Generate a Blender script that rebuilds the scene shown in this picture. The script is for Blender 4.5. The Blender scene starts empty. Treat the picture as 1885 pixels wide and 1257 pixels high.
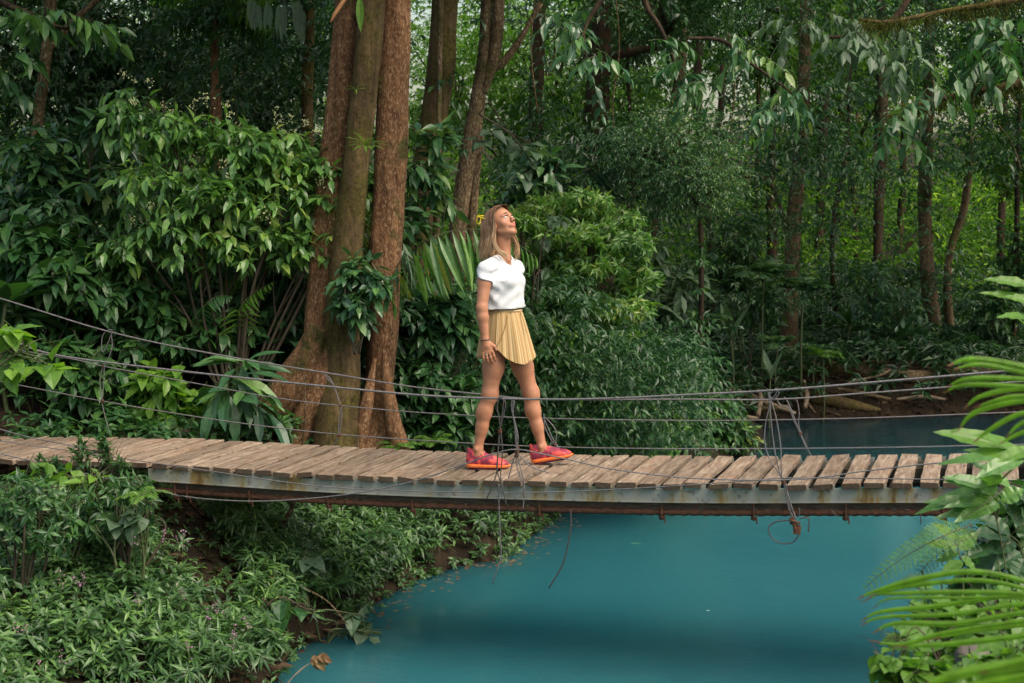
import bpy, math, random
import numpy as np
from mathutils import Matrix, Vector

random.seed(7); RNG = np.random.default_rng(11)
scene = bpy.context.scene
COL = scene.collection
R = math.radians

# ------------------------------------------------------------------ camera
F_PX = 3100.0; CX, CY = 942.5, 628.5; EYE = 1.69
PITCH = math.atan((CY - 370.0) / F_PX)
cam = bpy.data.cameras.new('camera'); camo = bpy.data.objects.new('camera', cam); COL.objects.link(camo)
camo.location = (0, 0, EYE); camo.rotation_euler = (R(90) - PITCH, 0, 0)
cam.sensor_width = 36.0; cam.lens = 36.0 * F_PX / 1885.0
cam.clip_start = 0.1; cam.clip_end = 600
cam.dof.use_dof = True; cam.dof.focus_distance = 10.75; cam.dof.aperture_fstop = 7.0
scene.camera = camo

# ------------------------------------------------------------------ world and sun
SUN_EL, SUN_AZ = 56.0, 128.0          # azimuth clockwise from +Y (north)
w = bpy.data.worlds.new('World'); scene.world = w; w.use_nodes = True
nt = w.node_tree; nt.nodes.clear()
sky = nt.nodes.new('ShaderNodeTexSky'); sky.sky_type = 'NISHITA'; sky.sun_disc = False
sky.sun_elevation = R(SUN_EL); sky.sun_rotation = R(SUN_AZ); sky.dust_density = 4.0; sky.air_density = 1.0; sky.ozone_density = 1.0
bg = nt.nodes.new('ShaderNodeBackground'); bg.inputs['Strength'].default_value = 0.115
ow = nt.nodes.new('ShaderNodeOutputWorld')
tint = nt.nodes.new('ShaderNodeMix'); tint.data_type = 'RGBA'; tint.blend_type = 'MULTIPLY'; tint.inputs[0].default_value = 1.0; tint.inputs[7].default_value = (1.08, 1.0, .80, 1)
nt.links.new(sky.outputs[0], tint.inputs[6]); nt.links.new(tint.outputs[2], bg.inputs[0]); nt.links.new(bg.outputs[0], ow.inputs[0])
sun = bpy.data.lights.new('sun', 'SUN'); suno = bpy.data.objects.new('sun', sun); COL.objects.link(suno)
sun.energy = 1.5; sun.angle = R(50); sun.color = (1.0, 0.955, 0.87)
sd_ = Vector((math.sin(R(SUN_AZ)) * math.cos(R(SUN_EL)), math.cos(R(SUN_AZ)) * math.cos(R(SUN_EL)), math.sin(R(SUN_EL))))
suno.rotation_euler = sd_.to_track_quat('Z', 'Y').to_euler()
scene.view_settings.view_transform = 'Standard'; scene.view_settings.look = 'None'
scene.view_settings.gamma = 1.0; scene.view_settings.exposure = 1.2
scene.view_settings.use_curve_mapping = False
cy = scene.cycles
cy.max_bounces = 5; cy.diffuse_bounces = 3; cy.glossy_bounces = 2; cy.transmission_bounces = 3
cy.transparent_max_bounces = 4; cy.caustics_reflective = False; cy.caustics_refractive = False
cy.sample_clamp_indirect = 4.0

# ------------------------------------------------------------------ projection helpers
cp, sp_ = math.cos(PITCH), math.sin(PITCH)
def ray(px, py):
    u = (px - CX) / F_PX; v = -(py - CY) / F_PX
    return np.array([u, cp + v * sp_, -sp_ + v * cp])
def P(px, py, Y):
    d = ray(px, py); return np.array([0, 0, EYE]) + d * (Y / d[1])
def G(px, py, z):
    d = ray(px, py); return np.array([0, 0, EYE]) + d * ((z - EYE) / d[2])
def Pv(px, py, Y):
    px = np.asarray(px, float); py = np.asarray(py, float); Y = np.asarray(Y, float)
    u = (px - CX) / F_PX; v = -(py - CY) / F_PX
    dy = cp + v * sp_; dz = -sp_ + v * cp
    return np.stack([u * Y / dy, Y + 0 * u, EYE + dz * Y / dy], -1)
def norm(a):
    a = np.asarray(a, float); return a / np.maximum(np.linalg.norm(a, axis=-1, keepdims=True), 1e-9)
def proj(p):
    x, y, z = p; dep = y * cp - (z - EYE) * sp_; up = y * sp_ + (z - EYE) * cp
    return CX + F_PX * x / dep, CY - F_PX * up / dep

# ------------------------------------------------------------------ mesh helpers
class MB:
    """collects verts / tris / quads with material index"""
    def __init__(s): s.v = []; s.f = {3: [], 4: []}; s.m = {3: [], 4: []}; s.n = 0; s.att = []; s.cur = 0
    def add(s, v, tris=None, quads=None, mi=0, att=None):
        v = np.asarray(v, float).reshape(-1, 3)
        for k, f in ((3, tris), (4, quads)):
            if f is not None and len(f):
                f = np.asarray(f, np.int64).reshape(-1, k); s.f[k].append(f + s.n); s.m[k].append(np.full(len(f), mi))
        s.v.append(v); s.n += len(v)
        if att is None: att = np.zeros(len(v))
        s.att.append(np.broadcast_to(np.asarray(att, float), (len(v),)))
        return s
    def mesh(s, name, mats, smooth=False, origin=None):
        me = bpy.data.meshes.new(name)
        V = np.concatenate(s.v) if s.v else np.zeros((0, 3))
        if origin is not None: V = V - np.asarray(origin)
        me.vertices.add(len(V)); me.vertices.foreach_set('co', V.astype(np.float32).ravel())
        idx = []; st = []; tot = []; mi = []; c = 0
        for k in (3, 4):
            if s.f[k]:
                f = np.concatenate(s.f[k]); idx.append(f.ravel()); st.append(c + np.arange(len(f)) * k)
                tot.append(np.full(len(f), k)); mi.append(np.concatenate(s.m[k])); c += f.size
        idx = np.concatenate(idx); st = np.concatenate(st); tot = np.concatenate(tot); mi = np.concatenate(mi)
        me.loops.add(len(idx)); me.loops.foreach_set('vertex_index', idx.astype(np.int32))
        me.polygons.add(len(st)); me.polygons.foreach_set('loop_start', st.astype(np.int32))
        me.polygons.foreach_set('loop_total', tot.astype(np.int32))
        me.polygons.foreach_set('material_index', mi.astype(np.int32))
        me.polygons.foreach_set('use_smooth', np.full(len(st), bool(smooth)))
        a = me.attributes.new('t', 'FLOAT', 'POINT'); a.data.foreach_set('value', np.concatenate(s.att).astype(np.float32))
        me.update(calc_edges=True); me.validate()
        for m in (mats if isinstance(mats, (list, tuple)) else [mats]): me.materials.append(m)
        return me
def link(name, data, parent=None):
    o = bpy.data.objects.new(name, data); COL.objects.link(o)
    if parent is not None: o.parent = parent
    return o
def tag(o, label=None, cat=None, group=None, kind=None):
    if label: o['label'] = label
    if cat: o['category'] = cat
    if group: o['group'] = group
    if kind: o['kind'] = kind
    return o
MW = {}
def empty(name, loc, rz=0.0):
    o = link(name, None); o.location = loc; o.rotation_euler = (0, 0, rz); o.empty_display_size = .1
    MW[o.name] = Matrix.Translation(Vector(loc)) @ Matrix.Rotation(rz, 4, 'Z'); return o
def tolocal(V, root):
    M = np.array(MW[root.name].inverted()); return V @ M[:3, :3].T + M[:3, 3]
def part(name, mb, mats, root, smooth=False, parent=None):
    """mesh given in world coordinates, stored in the root's frame"""
    mb.v = [tolocal(v, root) for v in mb.v]
    return link(name, mb.mesh(name, mats, smooth), parent or root)
def solo(name, mb, mats, label, cat, loc, group=None, kind=None, smooth=False):
    o = link(name, mb.mesh(name, mats, smooth, loc)); o.location = loc
    return tag(o, label, cat, group, kind)

def spline(pts, n):
    pts = np.asarray(pts, float)
    if len(pts) == 2: return pts[0] + (pts[1] - pts[0]) * np.linspace(0, 1, n)[:, None]
    q = np.vstack([2 * pts[0] - pts[1], pts, 2 * pts[-1] - pts[-2]])
    T = np.linspace(0, len(pts) - 1 - 1e-6, n); i = T.astype(int); t = (T - i)[:, None]
    a, b, c, d = q[i], q[i + 1], q[i + 2], q[i + 3]
    return .5 * ((2 * b) + (-a + c) * t + (2 * a - 5 * b + 4 * c - d) * t ** 2 + (-a + 3 * b - 3 * c + d) * t ** 3)
def tube(mb, pts, rad, sides=8, n=None, mi=0, caps=True, rough=0.0, seed=0, att=None):
    pts = np.asarray(pts, float)
    if n:
        rr = np.asarray(rad, float) * np.ones(len(pts)); q = spline(np.hstack([pts, rr[:, None]]), n); pts, rad = q[:, :3], q[:, 3]
    m = len(pts); rad = np.asarray(rad, float) * np.ones(m)
    T = norm(np.gradient(pts, axis=0))
    up = np.array([0, 0, 1.]) if abs(T[0][2]) < .9 else np.array([0, 1., 0])
    A = np.zeros((m, 3)); a = norm(np.cross(T[0], up))
    for i in range(m):
        a = norm(a - T[i] * a.dot(T[i])); A[i] = a
    B = np.cross(T, A)
    th = np.arange(sides) * 2 * math.pi / sides
    r = rad[:, None] * np.ones((1, sides))
    if rough > 0:
        zz = np.cumsum(np.r_[0, np.linalg.norm(np.diff(pts, axis=0), axis=1)])[:, None]
        r = r * (1 + rough * (.5 * np.sin(2 * th + zz * 2.1 + seed) + .35 * np.sin(3 * th - zz * 3.7 + 2 * seed) + .3 * np.sin(5 * th + zz * 1.3 + seed)
                              + .25 * np.sin(zz * 9 + 2 * th + seed)))
    V = pts[:, None] + A[:, None] * (np.cos(th)[None, :, None] * r[..., None]) + B[:, None] * (np.sin(th)[None, :, None] * r[..., None])
    i = np.arange(m - 1)[:, None]; j = np.arange(sides)[None]; j2 = (j + 1) % sides
    Q = np.stack([i * sides + j, i * sides + j2, (i + 1) * sides + j2, (i + 1) * sides + j], -1).reshape(-1, 4)
    V = V.reshape(-1, 3)
    av = None if att is None else np.repeat(np.asarray(att, float) * np.ones(m), sides)
    tr = None
    if caps:
        V = np.vstack([V, pts[0], pts[-1]]); b = m * sides
        tr = [[b, (k + 1) % sides, k] for k in range(sides)] + [[b + 1, (m - 1) * sides + k, (m - 1) * sides + (k + 1) % sides] for k in range(sides)]
        if av is not None: av = np.r_[av, av[0], av[-1]]
    mb.add(V, tris=tr, quads=Q, mi=mi, att=av)

# ---- leaves ------------------------------------------------------------
PROFILES = {
    'ovate':  lambda t: np.sin(math.pi * t ** .75) ** .9,
    'lance':  lambda t: np.sin(math.pi * t ** .85) ** 1.2,
    'heart':  lambda t: np.minimum(1, (t / .22) ** .5) * (1 - ((t - .22) / .78).clip(0, 1) ** 1.7),
    'strap':  lambda t: np.minimum(1, (t / .12) ** .6) * np.minimum(1, ((1 - t) / .35)) ** .8,
    'obov':   lambda t: np.sin(math.pi * t ** 1.35),
}
def leaves(mb, Pt, D, N, L, W, curl=.15, fold=.25, seg=2, prof='ovate', mi=0, wav=0.0, tipdrop=0.0):
    """vectorised leaf blades: Pt base, D direction, N normal, L length, W full width"""
    Pt = np.asarray(Pt, float).reshape(-1, 3); n = len(Pt)
    if n == 0: return
    D = norm(np.broadcast_to(D, (n, 3))); N = np.broadcast_to(N, (n, 3)); N = norm(N - D * (N * D).sum(-1, keepdims=True))
    S = np.cross(D, N); L = np.broadcast_to(L, (n,)).astype(float); W = np.broadcast_to(W, (n,)).astype(float)
    curl = np.broadcast_to(curl, (n,)).astype(float)
    pf = PROFILES[prof]
    if seg == 1:
        c = Pt + D * (L * .42)[:, None] - N * (curl * L * .1)[:, None]
        hw = (W * .5)[:, None]; up = N * (fold * hw)
        tip = Pt + D * L[:, None] - N * (curl * L)[:, None]
        V = np.stack([Pt, c + S * hw + up, tip, c - S * hw + up], 1)
        b = np.arange(n)[:, None] * 4
        T = np.concatenate([b + [0, 1, 2], b + [0, 2, 3]])
        mb.add(V, tris=T, mi=mi); return
    ts = np.linspace(0, 1, seg + 1); rows = [Pt[:, None]]
    for k in range(1, seg):
        t = ts[k] if seg > 2 else .45
        c = Pt + D * (L * t)[:, None] - N * (curl * L * (t ** 2 + tipdrop * t ** 5))[:, None]
        hw = (W * .5 * float(pf(np.array(t))))[:, None]
        wv = N * ((wav * W) * math.sin(k * 2.4))[:, None] if wav else 0
        rows.append(np.stack([c + S * hw + N * (fold * hw) + wv, c, c - S * hw + N * (fold * hw) - wv], 1))
    rows.append((Pt + D * L[:, None] - N * (curl * L * (1 + tipdrop))[:, None])[:, None])
    V = np.concatenate(rows, 1); nv = V.shape[1]; b = np.arange(n)[:, None] * nv
    tr = [b + [0, 2, 1], b + [0, 3, 2]]; qd = []
    for k in range(1, seg - 1):
        o = 1 + (k - 1) * 3; p = o + 3
        qd += [b + [o, o + 1, p + 1, p], b + [o + 1, o + 2, p + 2, p + 1]]
    o = 1 + (seg - 2) * 3; tr += [b + [o, o + 1, nv - 1], b + [o + 1, o + 2, nv - 1]]
    mb.add(V, tris=np.concatenate(tr), quads=np.concatenate(qd) if qd else None, mi=mi)
UP = np.array([0, 0, 1.])
def rnd(n, s=1.0): return RNG.normal(0, s, (n, 3))
def sprays(mb, B, D, ln, K, LL, LW, droop=.25, seg=2, prof='ovate', mi=0, stem=None, spread=.85, jit=.25, curl=.2, style='alt', fold=.25, sag=.25, upb=1.0, stem_r=.003):
    """M twigs carrying K leaves each"""
    B = np.asarray(B, float).reshape(-1, 3); M = len(B); D = norm(np.broadcast_to(D, (M, 3)))
    ln = np.broadcast_to(ln, (M,)).astype(float)
    side = norm(np.cross(D, UP) + rnd(M, .08))
    tt = (np.arange(K) + 1) / K if style != 'whorl' else .82 + .18 * np.arange(K) / K
    PP = []; DD = []; NN = []; 
    for k in range(K):
        t = tt[k]
        p = B + D * (ln * t)[:, None] - UP * (sag * ln * t * t)[:, None]
        if style == 'whorl':
            a = k * 2.4 + RNG.uniform(0, .6, M); rad = side * np.cos(a)[:, None] + np.cross(D, side) * np.sin(a)[:, None]
            d = norm(D * .45 + rad * spread - UP * droop + rnd(M, jit)); nn = norm(D + UP * .3 + rnd(M, .25))
        else:
            sgn = 1 if k % 2 else -1
            if k == K - 1: d = norm(D - UP * (sag + droop * .5) + rnd(M, jit * .6))
            else: d = norm(D * .55 + side * sgn * spread - UP * droop + rnd(M, jit))
            nn = norm(UP * upb + rnd(M, .3))
        PP.append(p); DD.append(d); NN.append(nn)
    PP = np.concatenate(PP); DD = np.concatenate(DD); NN = np.concatenate(NN); q = len(PP)
    sc = RNG.uniform(.65, 1.2, q)
    leaves(mb, PP, DD, NN, LL * sc, LW * sc * RNG.uniform(.85, 1.1, q), curl * RNG.uniform(.3, 1.8, q), fold, seg, prof, mi)
    if stem is not None:
        # thin three-sided twigs
        n = 4; t = np.linspace(0, 1, n)
        C = B[:, None] + D[:, None] * (ln[:, None] * t)[..., None] - UP * (sag * ln[:, None] * t ** 2)[..., None]
        up2 = np.cross(D, side); V = []
        for a in (0, 2.1, 4.2):
            V.append(C + (side * math.cos(a) + up2 * math.sin(a))[:, None] * (stem_r * (1 - .6 * t))[None, :, None])
        V = np.stack(V, 2).reshape(M, n * 3, 3); b = np.arange(M)[:, None] * n * 3; Q = []
        for i in range(n - 1):
            for j in range(3): Q.append(b + [i * 3 + j, i * 3 + (j + 1) % 3, (i + 1) * 3 + (j + 1) % 3, (i + 1) * 3 + j])
        mb.add(V, quads=np.concatenate(Q), mi=stem)
def frond(mb, base, d0, length, arch=.6, nl=26, LL=.3, LW=.03, mi=0, stem=1, droop=.3, up=None, seg=3, rr=.006, vee=.25, taper=True, prof='strap', start=.15, fwd=.45, jit=.08, curl=.25):
    """pinnate frond: curved rachis with a row of leaflets on either side"""
    base = np.asarray(base, float); d0 = norm(np.asarray(d0, float)); t = np.linspace(0, 1, 24)
    C = base + d0 * (length * t)[:, None] - UP * (arch * length * t ** 2.2)[:, None]
    tube(mb, C, rr * (1 - .8 * t), 4, mi=stem, caps=False)
    T = norm(np.gradient(C, axis=0)); upv = np.asarray(up if up is not None else UP, float)
    s = start + (1 - start) * np.linspace(0, 1, nl) ** .9
    pc = np.stack([np.interp(s, t, C[:, i]) for i in range(3)], 1); pt = norm(np.stack([np.interp(s, t, T[:, i]) for i in range(3)], 1))
    S = norm(np.cross(pt, upv)); Nn = np.cross(S, pt)
    f = (np.sin(math.pi * (.12 + .88 * np.linspace(0, 1, nl)) ** .8) ** .7 if taper else np.ones(nl)) * .95 + .08
    for sg in (1, -1):
        d = norm(S * sg + pt * (fwd + .5 * (s ** 2)[:, None]) + Nn * vee - UP * droop + rnd(nl, jit))
        leaves(mb, pc, d, Nn + rnd(nl, .1), LL * f * RNG.uniform(.9, 1.08, nl), LW * (.6 + .4 * f), curl, .3, seg, prof, mi)
def vnoise(p, f=1.0, s=0):
    x, y, z = p[..., 0] * f, p[..., 1] * f, p[..., 2] * f
    return (np.sin(x * 1.7 + 1.3 * np.sin(y * 1.1 + s) + s) + np.sin(y * 1.9 + 1.1 * np.sin(z * 1.4 + 2 * s)) + np.sin(z * 2.3 + 1.2 * np.sin(x * .9 - s))) / 3

# ------------------------------------------------------------------ materials
def newmat(name):
    m = bpy.data.materials.new(name); m.use_nodes = True; m.node_tree.nodes.clear(); return m, m.node_tree
def nd(nt, typ, ins=None, **pr):
    n = nt.nodes.new(typ)
    for k, v in pr.items(): setattr(n, k, v)
    for k, v in (ins or {}).items():
        if hasattr(v, 'links') or isinstance(v, bpy.types.NodeSocket): nt.links.new(v, n.inputs[k])
        else: n.inputs[k].default_value = v
    return n
def ramp(nt, fac, stops):
    n = nt.nodes.new('ShaderNodeValToRGB'); e = n.color_ramp.elements
    while len(e) < len(stops): e.new(.5)
    for i, (p, c) in enumerate(stops): e[i].position = p; e[i].color = (*c, 1) if len(c) == 3 else c
    nt.links.new(fac, n.inputs[0]); return n.outputs[0]
def mixc(nt, fac, a, b, bt='MIX'):
    n = nt.nodes.new('ShaderNodeMix'); n.data_type = 'RGBA'; n.blend_type = bt
    for i, v in ((0, fac), (6, a), (7, b)):
        if isinstance(v, bpy.types.NodeSocket): nt.links.new(v, n.inputs[i])
        elif i == 0: n.inputs[0].default_value = v
        else: n.inputs[i].default_value = (*v, 1)
    return n.outputs[2]
def leafmat(name, cols, trans=.3, rough=.42, spec=.5, hue=0.25, nscale=.6):
    m, nt = newmat(name)
    geo = nd(nt, 'ShaderNodeNewGeometry'); oi = nd(nt, 'ShaderNodeObjectInfo'); tc = nd(nt, 'ShaderNodeTexCoord')
    nz = nd(nt, 'ShaderNodeTexNoise', {'Vector': geo.outputs['Position'], 'Scale': nscale, 'Detail': 2.0})
    add = nd(nt, 'ShaderNodeMath', {0: geo.outputs['Random Per Island'], 1: nz.outputs[0]}, operation='MULTIPLY_ADD'); add.inputs[2].default_value = 0
    f = nd(nt, 'ShaderNodeMath', {0: geo.outputs['Random Per Island'], 1: .65}, operation='MULTIPLY')
    f2 = nd(nt, 'ShaderNodeMath', {0: nz.outputs[0], 1: .9, 2: -.28}, operation='MULTIPLY_ADD')
    f3 = nd(nt, 'ShaderNodeMath', {0: f.outputs[0], 1: f2.outputs[0]}, operation='ADD')
    k = len(cols); c = ramp(nt, f3.outputs[0], [(i / max(k - 1, 1), cc) for i, cc in enumerate(cols)])
    nf = nd(nt, 'ShaderNodeTexNoise', {'Vector': geo.outputs['Position'], 'Scale': 34.0, 'Detail': 3.0})
    fr = nd(nt, 'ShaderNodeMapRange', {'Value': nf.outputs[0], 1: .3, 2: .7, 3: .78, 4: 1.18})
    c = mixc(nt, 1.0, c, (1, 1, 1), 'MULTIPLY'); mx = c.node; nt.links.new(fr.outputs[0], mx.inputs[7])
    bs = nd(nt, 'ShaderNodeBsdfPrincipled', {'Base Color': c, 'Roughness': rough, 'Specular IOR Level': spec})
    tl = mixc(nt, 1.0, c, (1.5, 1.7, .6), 'MULTIPLY')
    tr = nd(nt, 'ShaderNodeBsdfTranslucent', {'Color': tl})
    mx = nd(nt, 'ShaderNodeMixShader', {0: trans, 1: bs.outputs[0], 2: tr.outputs[0]})
    nd(nt, 'ShaderNodeOutputMaterial', {0: mx.outputs[0]}); return m
def simple(name, col, rough=.6, spec=.4, metal=0.0, n2=None, scale=20.0, bump=0.0, bscale=None, sss=0.0, stretch=None):
    m, nt = newmat(name); tc = nd(nt, 'ShaderNodeTexCoord'); vec = tc.outputs['Object']
    if stretch: vec = nd(nt, 'ShaderNodeMapping', {'Vector': vec, 'Scale': stretch}).outputs[0]
    nz = nd(nt, 'ShaderNodeTexNoise', {'Vector': vec, 'Scale': scale, 'Detail': 6.0, 'Roughness': .6})
    c = ramp(nt, nz.outputs[0], [(.32, col), (.68, n2 or tuple(x * .75 for x in col))])
    bs = nd(nt, 'ShaderNodeBsdfPrincipled', {'Base Color': c, 'Roughness': rough, 'Specular IOR Level': spec, 'Metallic': metal})
    if sss:
        bs.inputs['Subsurface Weight'].default_value = sss; bs.inputs['Subsurface Radius'].default_value = (.02, .008, .004); bs.inputs['Subsurface Scale'].default_value = .5
    if bump:
        nb = nd(nt, 'ShaderNodeTexNoise', {'Vector': vec, 'Scale': bscale or scale * 2, 'Detail': 5.0})
        b = nd(nt, 'ShaderNodeBump', {'Height': nb.outputs[0], 'Strength': bump, 'Distance': .02}); nt.links.new(b.outputs[0], bs.inputs['Normal'])
    nd(nt, 'ShaderNodeOutputMaterial', {0: bs.outputs[0]}); return m
def barkmat(name, c1, c2, moss=(.055, .052, .016), mossamt=.5, spots=None, streak=False):
    m, nt = newmat(name); geo = nd(nt, 'ShaderNodeNewGeometry')
    mp = nd(nt, 'ShaderNodeMapping', {'Vector': geo.outputs['Position'], 'Scale': (1, 1, .45)})
    n1 = nd(nt, 'ShaderNodeTexNoise', {'Vector': mp.outputs[0], 'Scale': 26.0, 'Detail': 8.0, 'Roughness': .7})
    c = ramp(nt, n1.outputs[0], [(.35, c1), (.65, c2)])
    if spots:
        n4 = nd(nt, 'ShaderNodeTexNoise', {'Vector': mp.outputs[0], 'Scale': 75.0, 'Detail': 3.0})
        f = ramp(nt, n4.outputs[0], [(.52, (0, 0, 0)), (.62, (1, 1, 1))]); c = mixc(nt, f, c, spots)
    n2 = nd(nt, 'ShaderNodeTexNoise', {'Vector': geo.outputs['Position'], 'Scale': 2.6, 'Detail': 6.0, 'Roughness': .7})
    f = ramp(nt, n2.outputs[0], [(.62 - mossamt * .3, (0, 0, 0)), (.72 - mossamt * .3, (1, 1, 1))])
    n5 = nd(nt, 'ShaderNodeTexNoise', {'Vector': geo.outputs['Position'], 'Scale': 40.0, 'Detail': 5.0})
    mc = ramp(nt, n5.outputs[0], [(.3, tuple(x * .5 for x in moss)), (.7, tuple(x * 1.6 for x in moss))])
    c = mixc(nt, f, c, mc)
    mp2 = nd(nt, 'ShaderNodeMapping', {'Vector': geo.outputs['Position'], 'Scale': (1, 1, .09)})
    n7 = nd(nt, 'ShaderNodeTexNoise', {'Vector': mp2.outputs[0], 'Scale': 16.0, 'Detail': 5.0, 'Roughness': .7}); n8 = nd(nt, 'ShaderNodeTexNoise', {'Vector': geo.outputs['Position'], 'Scale': 1.5, 'Detail': 4.0})
    sv = nd(nt, 'ShaderNodeMath', {0: n7.outputs[0], 1: n8.outputs[0]}, operation='ADD'); sv2 = nd(nt, 'ShaderNodeMapRange', {'Value': sv.outputs[0], 1: .7, 2: 1.3, 3: .4, 4: 1.55})
    mm = mixc(nt, 1.0, c, (1, 1, 1), 'MULTIPLY'); nt.links.new(sv2.outputs[0], mm.node.inputs[7]); c = mm
    bs = nd(nt, 'ShaderNodeBsdfPrincipled', {'Base Color': c, 'Roughness': .9, 'Specular IOR Level': .2})
    n3 = nd(nt, 'ShaderNodeTexNoise', {'Vector': mp.outputs[0], 'Scale': 38.0, 'Detail': 6.0, 'Roughness': .75})
    b = nd(nt, 'ShaderNodeBump', {'Height': n3.outputs[0], 'Strength': .9, 'Distance': .03}); nt.links.new(b.outputs[0], bs.inputs['Normal'])
    nd(nt, 'ShaderNodeOutputMaterial', {0: bs.outputs[0]}); return m

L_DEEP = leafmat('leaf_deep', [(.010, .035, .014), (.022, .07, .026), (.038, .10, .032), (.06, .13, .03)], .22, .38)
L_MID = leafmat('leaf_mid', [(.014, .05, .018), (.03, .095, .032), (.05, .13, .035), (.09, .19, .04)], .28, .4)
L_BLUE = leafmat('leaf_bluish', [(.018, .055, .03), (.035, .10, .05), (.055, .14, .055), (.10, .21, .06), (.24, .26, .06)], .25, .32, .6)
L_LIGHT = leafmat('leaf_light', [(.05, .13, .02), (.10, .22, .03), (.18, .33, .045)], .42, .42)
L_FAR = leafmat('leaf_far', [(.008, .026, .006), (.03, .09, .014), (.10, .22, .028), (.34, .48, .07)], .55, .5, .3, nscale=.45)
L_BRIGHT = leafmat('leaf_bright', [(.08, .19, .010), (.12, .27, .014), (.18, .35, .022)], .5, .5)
L_BANK = leafmat('leaf_bank', [(.02, .05, .022), (.042, .098, .035), (.07, .155, .045), (.13, .25, .05)], .25, .38, nscale=2.2)
L_GREY = leafmat('leaf_greyish', [(.05, .09, .055), (.08, .14, .08), (.10, .17, .09)], .3, .5)
L_LITTER = leafmat('leaf_litter', [(.03, .018, .011), (.06, .036, .02), (.12, .075, .04)], .15, .7, .2)
L_DRY = leafmat('leaf_dry', [(.10, .055, .03), (.17, .10, .05), (.25, .17, .09)], .2, .7, .2)
L_SHRUB = leafmat('leaf_shrub', [(.03, .085, .03), (.07, .165, .05), (.11, .24, .065), (.17, .33, .07), (.34, .36, .07)], .34, .30, .6, nscale=1.5)
L_BUSH = leafmat('leaf_bush', [(.025, .08, .02), (.06, .15, .03), (.10, .23, .045), (.16, .31, .055), (.30, .33, .06)], .34, .34, .55, nscale=1.5)
STEM = simple('green_stem', (.045, .07, .02), .6, n2=(.08, .09, .04))
TWIG = simple('brown_twig', (.035, .028, .018), .8, n2=(.07, .055, .035))
FLOWER = simple('pale_blossom', (.42, .48, .2), .7, n2=(.55, .55, .35), scale=60)
PINK = simple('pink_blossom', (.25, .10, .19), .7, n2=(.36, .20, .30), scale=60)
BARK_RED = barkmat('red_bark', (.08, .038, .019), (.24, .122, .06), mossamt=.22, spots=(.30, .185, .105), streak=True)
BARK_MOSS = barkmat('mossy_bark', (.06, .04, .02), (.15, .10, .05), moss=(.075, .060, .018), mossamt=.6)
BARK_BROWN = barkmat('brown_bark', (.055, .035, .02), (.17, .11, .06), mossamt=.35, spots=(.25, .2, .13))
BARK_DARK = barkmat('dark_bark', (.025, .018, .012), (.07, .045, .03), mossamt=.25)

# ------------------------------------------------------------------ ground and river
WATER_Z = -1.15
shore_px = [(505, 1257), (540, 1195), (620, 1165), (700, 1105), (770, 1065), (850, 1040), (925, 1030), (960, 1000), (1010, 962),
            (1060, 925), (1180, 890), (1330, 850), (1400, 825), (1405, 790), (1380, 775)]
shore = [G(a, b, WATER_Z)[:2] for a, b in shore_px]
far_px = [(1500, 770), (1700, 764), (1885, 762), (2050, 766)]
far = [G(a, b, WATER_Z)[:2] for a, b in far_px]
POLY = np.array([(-12, -12), (-5.2, 2), (-3.0, 7.0)] + [tuple(s) for s in shore] + [tuple(s) for s in far] +
                [(14, 24), (20, 18), (12, 14), (6.5, 12), (3.6, 9.4), (2.15, 8.0), (1.55, 6.2), (.6, 4.6), (-1.5, 2.6), (-3.4, -3), (-8, -12)])
def river_sd(x, y):
    """signed distance to the shore line, positive on land"""
    x = np.asarray(x, float); y = np.asarray(y, float); dmin = np.full(x.shape, 1e9); ins = np.zeros(x.shape, bool)
    n = len(POLY)
    for i in range(n):
        ax, ay = POLY[i]; bx, by = POLY[(i + 1) % n]; ex, ey = bx - ax, by - ay
        t = np.clip(((x - ax) * ex + (y - ay) * ey) / (ex * ex + ey * ey), 0, 1)
        dmin = np.minimum(dmin, np.hypot(x - ax - t * ex, y - ay - t * ey))
        c = ((ay > y) != (by > y)); xi = (bx - ax) * (y - ay) / ((by - ay) if by != ay else 1e-9) + ax
        ins ^= c & (x < xi)
    return np.where(ins, -dmin, dmin)
def sstep(a, b, t): t = np.clip((t - a) / (b - a), 0, 1); return t * t * (3 - 2 * t)
def height(x, y):
    x = np.asarray(x, float); y = np.asarray(y, float); sd = river_sd(x, y)
    nz = .10 * np.sin(x * 1.3 + .7 * np.sin(y * .9)) + .07 * np.sin(y * 2.1 + x * .6) + .03 * np.sin(x * 5 + y * 3.3)
    farb = sstep(17, 22, y)
    top = (-.22) * (1 - farb) + (-.72) * farb + .045 * np.clip(y - 27, 0, 40) + .06 * np.clip(y - 62, 0, 200)
    near = sstep(9.6, 8.0, y) * sstep(-3.5, 1.5, x) * -.25
    left_mound = .5 * sstep(-3.0, -4.2, x) * sstep(12.3, 13.5, y) * (1 - farb)
    near = near - .22 * sstep(-2.2, -3.0, x) * sstep(12.0, 11.4, y)
    wdt = 1.7 - .7 * sstep(11, 14, y)
    up = sstep(0, 1, sd / wdt) ** .8
    land = WATER_Z + (top + near + left_mound - WATER_Z) * (.12 * np.minimum(1, sd / .12) + .88 * up) + nz * np.clip(sd, 0, 1)
    bed = WATER_Z - np.clip(-sd * .8, 0, 1.2)
    return np.where(sd > 0, land, bed)
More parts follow.
